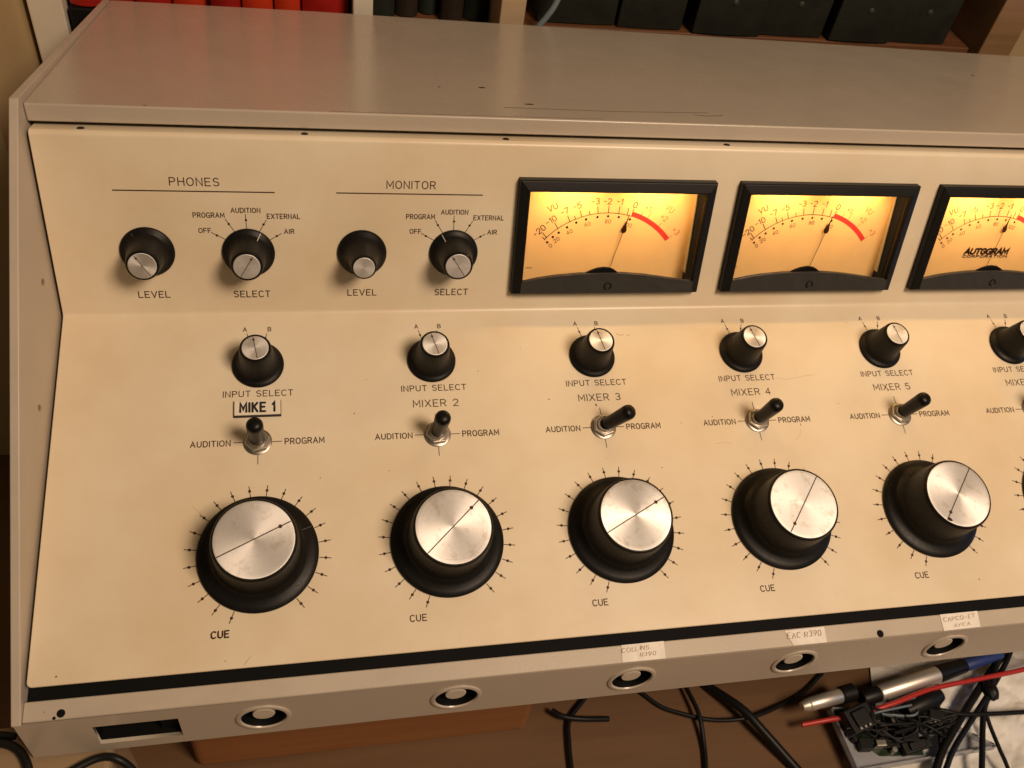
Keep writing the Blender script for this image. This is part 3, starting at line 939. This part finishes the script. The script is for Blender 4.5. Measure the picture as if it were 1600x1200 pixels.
def vu_meter(X, label, needle, logo=False, glow=1.0, ink='dialink'):
    # ---- bezel: box with bevelled rim and window opening
    bm = bmesh.new()
    L, Rr, T, B = -54.75, 54.75, 76.2, 11.6
    wl, wr, wt, wb = -49.4, 49.6, 70.2, 13.0
    rings = [
        [(L - .2, B - .6), (Rr + .2, B - .6), (Rr + .2, T + .2), (L - .2, T + .2), 0.05],
        [(L, B - .3), (Rr, B - .3), (Rr, T), (L, T), 4.0],
        [(L + .5, B + .1), (Rr - .5, B + .1), (Rr - .5, T - .5), (L + .5, T - .5), 4.7],
        [(wl - .6, wb - .6), (wr + .6, wb - .6), (wr + .6, wt + .6), (wl - .6, wt + .6), HR],
        [(wl, wb - .2), (wr, wb - .2), (wr, wt), (wl, wt), HR - .3],
        [(wl, wb - .2), (wr, wb - .2), (wr, wt + 3.5), (wl, wt + 3.5), HR - 2.2],
        [(wl, wb - .2), (wr, wb - .2), (wr, wt + 3.5), (wl, wt + 3.5), HD - .2],
    ]
    rv = [[bm.verts.new((x * MM, y * MM, r_[4] * MM)) for x, y in r_[:4]] for r_ in rings]
    for a, b in zip(rv, rv[1:]):
        for k in range(4):
            f = bm.faces.new((a[k], a[(k + 1) % 4], b[(k + 1) % 4], b[k]))
            if a is rv[4] or a is rv[5]: f.material_index = 1
    o = link('vu_meter', bm, [M['bezel'], M['black']], root, bevel=0.00025)
    o['label'] = label
    o.matrix_local = Matrix.Translation(OFF) @ Matrix.Translation(upv(X, 0)) @ ROT_UP
    # ---- lower mask with its curved top edge
    hump = [(-49.2, 19.3), (-40, 21.3), (-30.3, 22.8), (-20, 23.7), (-8, 24.2), (0, 24.3), (8, 24.1), (20, 23.1), (30, 21.7), (40, 20.2), (49.4, 19.0)]
    outl = mm_([(-50.2, 12.3)] + [(-50.2, 19.0)] + hump + [(50.4, 18.8), (50.4, 12.3)])
    me_ = flat_with_holes('lower_mask', outl, [], 0.0028)
    mk = link('lower_mask', me_, M['mask'], o, bevel=0.0002); mk.location = (0, 0, (HR + 0.25) * MM)
    # ---- pivot housing behind the mask
    bm = bmesh.new()
    hp = [(-13.5, 20), (-13.2, 24.0), (-10.5, 25.4), (-7.6, 26.5), (-3.6, 27.2), (0.7, 26.7), (3.0, 25.6), (5.2, 24.0), (6.5, 20)]
    me_ = flat_with_holes('pivot_cover', mm_(hp), [], 0.0016)
    link('pivot_cover', me_, M['black'], o, bevel=0.0002).location = (0, 0, 4.9 * MM)
    # ---- adjusting screw
    bm = bmesh.new()
    lathe(bm, scaled([(2.3, -0.5), (2.3, 0.25), (1.9, 0.4), (1.5, 0.1), (1.4, -0.3), (0, -0.3)]), 28)
    sc = link('zero_screw', bm, M['bake'], o, smooth=True); sc.location = (-0.4 * MM, 16.7 * MM, (HR + 0.3) * MM)
    bm = bmesh.new(); box(bm, -1.4 * MM, 1.4 * MM, -.25 * MM, .25 * MM, -0.25 * MM, -0.05 * MM)
    # ---- dial card
    bm = bmesh.new(); box(bm, -50 * MM, 50.2 * MM, 12 * MM, 74 * MM, (HD - 0.8) * MM, HD * MM)
    d = link('dial', bm, M['dial'], o)
    # ---- scale
    bm = bmesh.new()
    a0, a1 = math.atan2(38.6 - CEN[1], -35.3 - CEN[0]), math.atan2(52.3 - CEN[1], 12.7 - CEN[0])
    z = (HD + 0.06) * MM
    ribbon(bm, mm_([(CEN[0] + RA * math.cos(a0 + (a1 - a0) * k / 40), CEN[1] + RA * math.sin(a0 + (a1 - a0) * k / 40)) for k in range(41)]), 0.42 * MM, z)
    for a, b in TICKS: ribbon(bm, mm_([a, b]), 0.45 * MM, z + 4e-6)
    for t, x, y, rot in NUMS: draw_text(bm, t, x * MM, y * MM, 3.2 * MM, None, 0.12, rot, z, gap=0.3)
    for x, y in DOTS: disc(bm, x * MM, y * MM, 0.74 * MM, z + 5e-6)
    link('scale', bm, M[ink], o)
    bm = bmesh.new()
    for t, x, y, rot in LOWN: draw_text(bm, t, x * MM, y * MM, 2.1 * MM, None, 0.15, rot, z, gap=0.34)
    link('percent_scale', bm, M['faintink'], o)
    bm = bmesh.new()
    b0, b1 = math.atan2(52.35 - CEN[1], 12.7 - CEN[0]), math.atan2(38.1 - CEN[1], 35.4 - CEN[0])
    n = 30
    rr = [(bm.verts.new(((CEN[0] + RA * math.cos(b0 + (b1 - b0) * k / n)) * MM, (CEN[1] + RA * math.sin(b0 + (b1 - b0) * k / n)) * MM, z + 8e-6)), bm.verts.new(((CEN[0] + 50.1 * math.cos(b0 + (b1 - b0) * k / n)) * MM, (CEN[1] + 50.1 * math.sin(b0 + (b1 - b0) * k / n)) * MM, z + 8e-6))) for k in range(n + 1)]
    for a, b in zip(rr, rr[1:]): bm.faces.new((a[0], a[1], b[1], b[0]))
    link('red_band', bm, M['red'], o)
    bm = bmesh.new()
    for a, b in REDT: ribbon(bm, mm_([a, b]), 0.34 * MM, z)
    for t, x, y, rot in REDN: draw_text(bm, t, x * MM, y * MM, 3.0 * MM, None, 0.13, rot, z, gap=0.3)
    link('overload_scale', bm, M['faintred'], o)
    bm = bmesh.new()
    for k in range(9): ribbon(bm, mm_([(-45 + k * 0.42, 21.4 + .02 * k), (-44.8 + k * .42, 21.9 + .02 * k)]), 0.2 * MM, z)
    link('maker_marks', bm, M['dialink'], o)
    if logo:
        bm = bmesh.new()
        draw_text(bm, 'AUTOGRAM', 0.1 * MM, 31.45 * MM, 3.35 * MM, 30.4 * MM, 0.33, 0, z, gap=0.2, shear=0.12)
        disc(bm, -1.85 * MM, 31.45 * MM, 0.75 * MM, z + 2.4e-5, 5)
        draw_text(bm, 'CORPORATION', 0.0, 28.15 * MM, 1.35 * MM, 31.5 * MM, 0.32, 0, z + 1e-5, gap=0.3)
        link('logo', bm, M['dialink'], o)
    # ---- needle
    bm = bmesh.new()
    (tx, ty), (bx, by), (px, py) = needle
    zn = -6.5 * MM
    tube(bm, [Vector((px * MM, py * MM, zn)), Vector((bx * MM, by * MM, zn))], 0.16 * MM, 6, 0)
    dirv = Vector((tx - px, ty - py)).normalized(); nv = Vector((-dirv.y, dirv.x))
    prof2 = [(-2.0, .2), (-1.9, 1.0), (-1.2, 1.75), (0, 2.05), (1.2, 1.6), (2.4, .85), (4.2, .45), (9.3, .16)]
    c = Vector((bx, by))
    lft = [c + dirv * a + nv * b * 0.8 for a, b in prof2]; rgt = [c + dirv * a - nv * b * 0.8 for a, b in prof2]
    pts = lft + rgt[::-1]
    f0 = [bm.verts.new((p_.x * MM, p_.y * MM, zn - .0001)) for p_ in pts]; f1 = [bm.verts.new((p_.x * MM, p_.y * MM, zn + .0001)) for p_ in pts]
    bm.faces.new(f1); bm.faces.new(f0[::-1])
    for k in range(len(pts)): bm.faces.new((f0[k], f0[(k + 1) % len(pts)], f1[(k + 1) % len(pts)], f1[k]))
    link('needle', bm, M['dialink'], o)
    # ---- clear edge strip on the right of the window
    bm = bmesh.new()
    vs = [(49.2, 68.5, HD + .3), (49.2, 68.5, HD + 1.2), (49.2, 20, HD + 4.6), (49.2, 20, HD + .3)]
    a = [bm.verts.new((x * MM, y * MM, zz * MM)) for x, y, zz in vs]; b = [bm.verts.new(((x - 0.5) * MM, y * MM, zz * MM)) for x, y, zz in vs]
    bm.faces.new(a); bm.faces.new(b[::-1])
    for k in range(4): bm.faces.new((a[k], a[(k + 1) % 4], b[(k + 1) % 4], b[k]))
    link('light_guide', bm, M['guide'], o)
    # ---- glass
    bm = bmesh.new(); box(bm, -49.3 * MM, 49.5 * MM, 13.5 * MM, 70.1 * MM, 2.6 * MM, 3.1 * MM)
    link('meter_glass', bm, M['glass'], o)
    # ---- festoon lamp above the dial, behind the top rim
    for lx in (-24, 24):
        l = bpy.data.lights.new('meter_lamp', 'AREA')
        l.shape = 'RECTANGLE'; l.size = 30 * MM; l.size_y = 2.5 * MM; l.energy = LAMP * glow; l.color = (1.0, 0.57, 0.20)
        lo_ = bpy.data.objects.new('meter_lamp', l); COL.objects.link(lo_)
        lo_.parent = o
        lo_.location = (lx * MM, 73.0 * MM, 0.6 * MM)
        lo_.rotation_euler = (R(-90 + 4), 0, 0)
    return o


LAMP = 0.033
M['dialink2'] = mat('rubbed_dial_ink', (0.06, 0.028, 0.010), 0.7, 0, 0.1)
M['guide'] = mat('frosted_plastic', (0.34, 0.28, 0.18), 0.35)
NE1 = ((10.57, 54.0), (8.93, 45.11), (3.87, 22.53)); NE2 = ((11.04, 54.55), (9.42, 45.31), (4.5, 22.11)); NE3 = ((6.7, 54.9), (5.65, 46.52), (2.6, 21.98))
vu_meter(190.75, 'lit amber meter nearest the selector knobs', NE1, glow=1.0)
vu_meter(190.75 + 124.3, 'lit amber meter in the middle', NE2, glow=0.93, ink='dialink2')
vu_meter(190.75 + 248.6, 'lit amber meter with dark lettering on its dial', NE3, True, glow=1.18, ink='dialink2')

# ------------------------------------------------------------------ what stands under and behind the console
bm = bmesh.new(); box(bm, -0.06, 0.172, -0.118, 0.21, FLOOR_Z + 0.0005, -0.1035)
o = link('cabinet', bm, M['orangewood'], bevel=0.006, seg=4); tag(o, 'low orange wooden cabinet that carries the console', 'cabinet')
bm = bmesh.new(); box(bm, -0.225, -0.068, -0.30, -0.1675, FLOOR_Z + 0.0005, -0.1035)
o = link('wooden_block', bm, M['blockwood'], bevel=0.003); tag(o, 'pale wooden block beside the lower left corner of the console', 'block')

# bookcases
D = 0.268
def board(bm, x0, x1, z0, z1, y0=D, y1=0.55): box(bm, x0, x1, y0, y1, z0, z1)


bc = empty('bookcase', (0.0, 0.41, FLOOR_Z), 'white painted bookcase holding the red books behind the console', 'bookcase')
def bpart(name, m_, *args):
    bm = bmesh.new(); board(bm, *args)
    o = link(name, bm, m_, None, bevel=0.001); o.parent = bc_cur; o.location = -Vector(bc_cur.location)
    return o
bc_cur = bc
bpart('side_panel', M['whitepaint'], -0.152, -0.130, FLOOR_Z + .001, 0.42)
bpart('side_panel', M['whitepaint'], 0.062, 0.076, FLOOR_Z + .001, 0.42)
bpart('shelf', M['whitepaint'], -0.1295, 0.0615, -0.022, -0.008)
bpart('shelf', M['whitepaint'], -0.1295, 0.0615, 0.40, 0.415)
bpart('back_board', M['wood'], -0.1295, 0.0615, FLOOR_Z + .001, 0.42, 0.551, 0.556)
bc2 = empty('bookcase', (0.34, 0.41, FLOOR_Z), 'brown wooden bookcase holding the black binders behind the console', 'bookcase')
bc_cur = bc2
bpart('side_panel', M['palewood'], 0.168, 0.1865, FLOOR_Z + .001, 0.42)
bpart('side_panel', M['sidewood'], 0.576, 0.606, FLOOR_Z + .001, 0.42)
bpart('shelf', M['wood'], 0.187, 0.5755, 0.016, 0.0315, D + .012)
bpart('shelf', M['wood'], 0.187, 0.5755, 0.395, 0.41)
bpart('shelf', M['wood'], 0.0765, 0.1675, 0.006, 0.02)
bpart('back_board', M['wood'], 0.0765, 0.5755, FLOOR_Z + .001, 0.42, 0.551, 0.556)


def book(name, x0, x1, z0, z1, m_, label, cat, group, y0, depth=0.17, round_=0.004):
    bm = bmesh.new()
    n = 6
    w_ = x1 - x0
    front_ = [(x0 + w_ * k / n, y0 + round_ * (abs(2 * k / n - 1) ** 2.2)) for k in range(n + 1)]
    prof = front_ + [(x1, y0 + depth), (x0, y0 + depth)]
    a = [bm.verts.new((x, y, z0)) for x, y in prof]; b = [bm.verts.new((x, y, z1)) for x, y in prof]
    for k in range(len(prof)): bm.faces.new((a[k], a[(k + 1) % len(prof)], b[(k + 1) % len(prof)], b[k]))
    bm.faces.new(a[::-1]); bm.faces.new(b)
    o = link(name, bm, m_, smooth=True, bevel=0.0008)
    return tag(o, label, cat, group)


bx = [-127.5, -104, -86, -62, -36, -15, 7, 26, 60]
rl = ['dark red book next to the white post', 'dark red book second from the white post', 'red book third from the white post', 'red book above the word phones', 'dark red book third left of the bright scarlet one', 'red book second left of the bright scarlet one', 'bright scarlet book with an orange tint', 'wide dark red book against the second white upright']
for k in range(8):
    book('red_book', (bx[k] + .5) / 1000, (bx[k + 1] - .5) / 1000, -0.0075 + (0.0385 if k == 0 else 0), 0.26 + 0.01 * (k % 3), M['redbook2'] if k in (3, 5, 6) else M['redbook'], rl[k], 'book', 'red books in the white bookcase', D + 0.004 + 0.003 * ((k * 5) % 4))
bm = bmesh.new(); box(bm, -0.1275, -0.1045, D + 0.003, D + 0.17, -0.0075, 0.0305)  # black block added in place of the shaded gap under the first book
o = link('dark_gap_block', bm, M['rubber'], bevel=0.001); tag(o, 'added black block standing for the shaded gap under the dark red book next to the white post', 'box')
dx_ = [78, 95, 113, 129, 147, 166]
dl = ['dark green book against the white upright', 'dark brown book second from the white upright', 'dark book in the middle of the dark row', 'dark green book second from the orange upright', 'dark brown book against the orange upright']
for k in range(5):
    book('dark_book', (dx_[k] + .5) / 1000, (dx_[k + 1] - .5) / 1000, 0.0205, 0.25 + 0.012 * (k % 2), M['darkbook'] if k % 2 == 0 else M['brownbook'], dl[k], 'book', 'dark books between the two uprights', D + 0.03 + 0.006 * (k % 3))
bb_ = [(200, 262), (263.5, 316), (324, 381.5), (382.5, 437), (442, 496.5), (497.5, 551)]
bl = ['plain black binder beside the orange upright', 'first black binder with a rivet after the plain one', 'black binder right of a wide dark gap', 'black binder third with a rivet', 'black binder just right of the second dark gap', 'black binder nearest the brown right side panel']
for k, (x0, x1) in enumerate(bb_):
    o = book('binder', x0 / 1000, x1 / 1000, 0.0320, 0.34, M['binder'], bl[k], 'binder', 'black binders on the brown shelf', D + (0.016 if k == 0 else 0.010 + 0.004 * (k % 2)), 0.22, 0.001)
    if k:
        bm = bmesh.new(); lathe(bm, scaled([(0, 1.2), (1.5, 1.0), (2.4, 0.4), (2.6, -0.6)]), 20)
        r_ = link('rivet', bm, M['mask'], o, smooth=True)
        r_.matrix_local = Matrix.Translation(((x0 + x1) / 2000, o.data.vertices[3].co.y, 0.0585)) @ Matrix.Rotation(R(90), 4, 'X')


def cable(name, pts, r_, m_, label, cat='cable', group=None, seg=10):
    bm = bmesh.new(); tube(bm, pts, r_, seg)
    o = link(name, bm, m_, smooth=True)
    return tag(o, label, cat, group)


cable('cable', [(0.190, 0.262, 0.02), (0.1955, 0.262, 0.037), (0.201, 0.262, 0.046), (0.2065, 0.262, 0.057), (0.211, 0.264, 0.075), (0.212, 0.275, 0.10)], 0.0022, M['bluegrey'], 'blue grey cable rising behind the top cover by the orange upright')

# ------------------------------------------------------------------ on the floor in front
FZ = FLOOR_Z


def P(x, y, h=0.0): return Vector((x / 1000, y / 1000, FZ + h / 1000))


# crinkled white sheet
bm = bmesh.new()
nx, ny = 110, 90
grid = []
for j in range(ny + 1):
    row = []
    for i in range(nx + 1):
        u, v = i / nx, j / ny
        x = 0.405 + 0.06 * v + u * (0.35 - 0.04 * v); y = -0.275 + v * (0.178 + 0.012 * u)
        q = Vector((x * 24, y * 24, 1.7))
        h = 0.004 + 0.010 * abs(noise.noise(q)) + 0.007 * abs(noise.noise(q * 2.3 + Vector((5, 1, 0)))) + 0.003 * abs(noise.noise(q * 6))
        edge = min(u, 1 - u, v, 1 - v)
        h *= min(1, edge * 8 + 0.12)
        row.append(bm.verts.new((x + 0.006 * noise.noise(q * .8), y + 0.006 * noise.noise(q * .8 + Vector((9, 9, 9))), FZ + 0.001 + h)))
    grid.append(row)
for j in range(ny):
    for i in range(nx):
        bm.faces.new((grid[j][i], grid[j][i + 1], grid[j + 1][i + 1], grid[j + 1][i]))
mt = mottle(mat('white_plastic_film', (0.90, 0.87, 0.80), 0.32), (0.90, 0.87, 0.80), 0.05, 60, bump=0.9, bump_scale=700, rough=(0.2, 0.5))
o = link('plastic_sheet', bm, mt, smooth=True); tag(o, 'crinkled white plastic sheet spread on the floor', 'plastic sheet')

# clear plastic tray with a dark tangle in it
tr = empty('plastic_tray', P(458, -158), 'clear grey plastic tray holding a circuit board and black adapters', 'tray')
mt = mat('clear_plastic', (0.62, 0.64, 0.68), 0.10)
n_ = N(mt); n_.p.inputs["Transmission Weight"].default_value = 0.5; n_.p.inputs["IOR"].default_value = 1.3
QT = [(-52, 25), (24, 16), (72, -19), (-50, -23)]
bm = bmesh.new()
lo4 = [bm.verts.new((x * MM, y * MM, .0105)) for x, y in QT]; hi4 = [bm.verts.new((x * MM, y * MM, .0120)) for x, y in QT]
for k in range(4): bm.faces.new((lo4[k], lo4[(k + 1) % 4], hi4[(k + 1) % 4], hi4[k]))
bm.faces.new(lo4); bm.faces.new(hi4[::-1])
link('tray_base', bm, mt, tr, bevel=0.0004)
for k in range(4):
    a, b = Vector(QT[k]), Vector(QT[(k + 1) % 4]); d = (b - a).normalized(); q = Vector((d.y, -d.x)) * -1.3
    a = a + d * 1.5; b = b - d * 1.5
    bm = bmesh.new()
    ring_ = [a, b, b + q * -1, a + q * -1]
    lo4 = [bm.verts.new((p_.x * MM, p_.y * MM, .0105)) for p_ in ring_]; hi4 = [bm.verts.new((p_.x * MM, p_.y * MM, .0185)) for p_ in ring_]
    for m_ in range(4): bm.faces.new((lo4[m_], lo4[(m_ + 1) % 4], hi4[(m_ + 1) % 4], hi4[m_]))
    bm.faces.new(lo4); bm.faces.new(hi4[::-1])
    link('tray_wall', bm, mt, tr, bevel=0.0004)
# circuit board
cbd = empty('circuit_board', P(440, -153, 12.4), 'dark green circuit board crowded with parts inside the tray', 'circuit board')
cbd.rotation_euler = (R(5), R(-4), R(-6))
bm = bmesh.new(); box(bm, -.030, .030, -.019, .016, 0, .0016)
link('board', bm, mottle(mat('green_laminate', (0.008, 0.022, 0.010), 0.3), (0.010, 0.028, 0.012), 0.5, 200), cbd, bevel=0.0003)
rc = random.Random(5)
for k in range(9):
    x, y = -.024 + .0058 * k + .002 * rc.random(), -.012 + .020 * rc.random()
    w_, d_, h_ = .003 + .004 * rc.random(), .003 + .006 * rc.random(), .003 + .008 * rc.random()
    bm = bmesh.new(); box(bm, x - w_, x + w_, y - d_ / 2, y + d_ / 2, .0017, .0017 + h_)
    link('chip', bm, M['rubber'] if k % 3 else M['steel'], cbd, bevel=0.0005)
for k in range(7):
    bm = bmesh.new(); lathe(bm, [(0, 0), (.0022, 0), (.0022, .006), (.0019, .0066), (0, .0067)], 16)
    o = link('capacitor', bm, M['chrome'] if k % 2 else M['rubber'], cbd, smooth=True); o.location = (-.026 + .052 * rc.random(), -.016 + .029 * rc.random(), .0017)
for k, (x, y, w_, d_, h_, rz, lb) in enumerate(((420, -146, 22, 18, 15, 14, 'black adapter at the left end of the tray'), (484, -152, 20, 14, 11, -24, 'black adapter at the right end of the tray'), (462, -168, 24, 9, 9, 8, 'small black adapter at the front of the tray'))):
    bm = bmesh.new(); box(bm, -w_ / 2000, w_ / 2000, -d_ / 2000, d_ / 2000, 0, h_ / 1000)
    box(bm, -w_ / 3200, w_ / 3600, -d_ / 3000, d_ / 3000, h_ / 1000 + .0002, h_ / 1000 + .0025)
    o = link('adapter', bm, M['rubber'], bevel=0.0022, seg=3); o.location = P(x, y, 18 if k != 2 else 13); o.rotation_euler = (R(8), R(-6), R(rz))
    tag(o, lb, 'adapter', 'black adapters in the tray')
    bm = bmesh.new()
    for q in range(3): box(bm, (-6 + 4 * q) / 1000, (-4.4 + 4 * q) / 1000, -d_ / 2000 + .0015, -d_ / 2000 + .0035, h_ / 1000 + .0003, h_ / 1000 + .0014)
    link('contact', bm, M['chrome'], o)


def scribble(cx, cy, rx, ry, n, r_, lb, seed, m_):
    q_ = random.Random(seed)
    pts = []
    for q in range(n):
        a = q * (1.0 + .5 * q_.random()) + seed
        pts.append(P(cx + rx * (.55 + .5 * q_.random()) * math.cos(a), cy + ry * (.55 + .5 * q_.random()) * math.sin(a), 24 + 9 * q_.random()))
    cable('wire', pts, r_, m_, lb, 'wire')


scribble(425, -150, 17, 14, 18, .0010, 'thin dark wire tangled over the left end of the tray', 1, M['rubber'])
scribble(448, -152, 20, 15, 18, .0012, 'dark wire tangled over the middle of the circuit board', 2, M['rubber'])
scribble(476, -155, 18, 14, 16, .0010, 'thin dark wire tangled over the right end of the tray', 3, M['rubber'])
scribble(458, -143, 26, 8, 14, .0009, 'grey wire looped behind the circuit board under the connector', 4, M['bluegrey'])


def plug(name, a, b, rads, label, mats_, names_):
    """a connector lying along a -> b, made of stacked turned pieces"""
    a, b = Vector(a), Vector(b)
    o = empty(name, (a.x, a.y, a.z), label, 'connector')
    o.rotation_euler = (b - a).to_track_quat('Z', 'Y').to_euler()
    z = 0
    for (ln_, r0, r1), m_, nm in zip(rads, mats_, names_):
        bm = bmesh.new()
        lathe(bm, [(0, z), (r0 * .9, z), (r0, z + .0008), (r1, z + ln_ - .0008), (r1 * .9, z + ln_), (0, z + ln_)], 28)
        link(nm, bm, m_, o, smooth=True)
        z += ln_ + 0.0001
    return o


plug('audio_connector', P(427, -134, 30), P(566, -110, 29), [(0.016, .0058, .0062), (0.057, .0062, .0068), (0.028, .0068, .0056), (0.038, .0050, .0042)], 'silver audio connector with black boot and blue cable', [M['rubber'], M['barrel'], M['rubber'], M['bluepvc']], ['collar', 'barrel', 'boot', 'blue_cable'])
plug('audio_connector', P(379, -133, 26), P(425, -127, 28), [(0.006, .0036, .0048), (0.028, .0050, .0055), (0.012, .0066, .0066)], 'dull silver audio connector with black end ring below the console', [M['barrel'], M['barrel'], M['rubber']], ['tip', 'barrel', 'collar'])
bm = bmesh.new()
lathe(bm, [(0, -.022), (.006, -.021), (.0085, -.012), (.0095, 0), (.009, .012), (.006, .021), (0, .022)], 24)
o = link('adapter', bm, M['rubber'], smooth=True); o.scale = (.85, .85, .8); o.location = P(478, -141, 27); o.rotation_euler = (0, R(84), R(14)); tag(o, 'rounded black adapter under the silver connector', 'adapter')

cable('cable', [P(379, -143, 16), P(400, -143, 20), P(420, -144, 26), P(450, -141, 33), P(485, -134, 34), P(536, -130, 34), P(573, -127, 34), P(612, -122, 34), P(680, -112, 34)], 0.0019, M['redpvc'], 'thin red cable crossing the white sheet')
GB = 'black cables on the floor'
cable('cable', [P(590, -85, 24), P(572, -107, 24), P(534, -134, 24), P(484, -171, 24), P(467, -188, 22), P(450, -206, 20)], 0.0030, M['rubber'], 'thickest black cable running diagonally over the white sheet', group=GB)
cable('cable', [P(593, -85, 26), P(577, -108, 26), P(541, -137, 27), P(489, -174, 28), P(472, -190, 26), P(455, -208, 22)], 0.0021, M['rubber'], 'thinner black cable alongside the thickest diagonal one', group=GB)
kc = cable('cable', [P(586, -82, 28), P(575, -99, 28), P(564, -110, 28), P(538, -139, 28), P(524, -155, 26), P(501, -194, 24), P(490, -211, 22)], 0.0022, M['rubber'], 'black cable with a knot over the white sheet', group=GB)
bm = bmesh.new()
bmesh.ops.create_icosphere(bm, subdivisions=3, radius=0.0062)
for v in bm.verts: v.co *= 1 + 0.16 * noise.noise(v.co * 300)
k_ = link('knot', bm, M['rubber'], kc, smooth=True); k_.location = P(538, -139, 29); k_.scale = (.9, 1.25, .9)
cable('cable', [P(527, -152, 26), P(526, -165, 24), P(525, -180, 23), P(524, -196, 22), P(518, -215, 20)], 0.0016, M['rubber'], 'short black cable branching off below the knot', group=GB)
cable('cable', [P(472, -156, 27), P(479, -150, 28), P(488, -149, 29), P(504, -154, 29), P(530, -156, 28), P(559, -157, 26), P(620, -160, 24)], 0.0018, M['rubber'], 'black cable running level across the white sheet to the right', group=GB)
cable('cable', [P(502, -121, 24), P(495, -135, 25), P(487, -152, 25), P(478, -175, 22)], 0.0016, M['rubber'], 'thin black cable hanging below the red one', group=GB)
cable('cable', [P(232, -85, 4), P(220, -100, 4), P(205, -115, 4), P(201, -132, 4), P(199, -150, 4), P(196, -180, 4)], 0.0018, M['rubber'], 'black cable dropping straight down left of the others on the brown floor', group=GB)
cable('cable', [P(192, -108, 8), P(200, -114, 9), P(215, -117, 8), P(235, -117.5, 4)], 0.0021, M['rubber'], 'short thick black cable lying crosswise on the brown floor', group=GB)
cable('cable', [P(256, -90, 3), P(266, -100, 3), P(278, -112, 3), P(291, -119, 4), P(315, -128, 6), P(340, -131, 10), P(364, -126, 8), P(396, -114, 3), P(420, -100, 3)], 0.0016, M['rubber'], 'black cable sagging in a shallow curve on the brown floor', group=GB)
cable('cable', [P(298, -85, 8), P(301, -103, 8), P(304, -124, 9), P(303, -144, 4), P(299, -162, 3), P(290, -190, 3)], 0.0018, M['rubber'], 'black cable crossing under the sagging one', group=GB)
cable('cable', [P(306, -84, 5), P(319, -100, 5), P(337, -125, 14), P(350, -145, 12), P(369, -172, 5), P(390, -205, 4)], 0.0034, M['rubber'], 'thick black cable running down to the right across the brown floor', group=GB)
# left corner, on the pale block
BZ = -0.1035
cable('cable', [Vector((-0.160, -0.1715, BZ + .0030)), Vector((-0.130, -0.1722, BZ + .0030)), Vector((-0.118, -0.1728, BZ + .0030)), Vector((-0.1105, -0.1745, BZ + .0030))], 0.0016, M['rubber'], 'short end of black cable lying straight on the pale wooden block')
cable('cable', [Vector((-0.150, -0.178, BZ + .0030)), Vector((-0.128, -0.1755, BZ + .0030)), Vector((-0.117, -0.1765, BZ + .0030)), Vector((-0.1085, -0.1805, BZ + .0030)), Vector((-0.1030, -0.1885, BZ + .0030)), Vector((-0.1000, -0.200, BZ + .0030))], 0.0020, M['rubber'], 'black cable bending over the pale wooden block')
cable('cable', [Vector((-0.090, -0.196, BZ + .0025)), Vector((-0.074, -0.1885, BZ + .0025)), Vector((-0.064, -0.1900, BZ + .0015)), Vector((-0.056, -0.1960, BZ - .010)), Vector((-0.050, -0.205, BZ - .03))], 0.0018, M['rubber'], 'black cable hanging over the right edge of the wooden block')
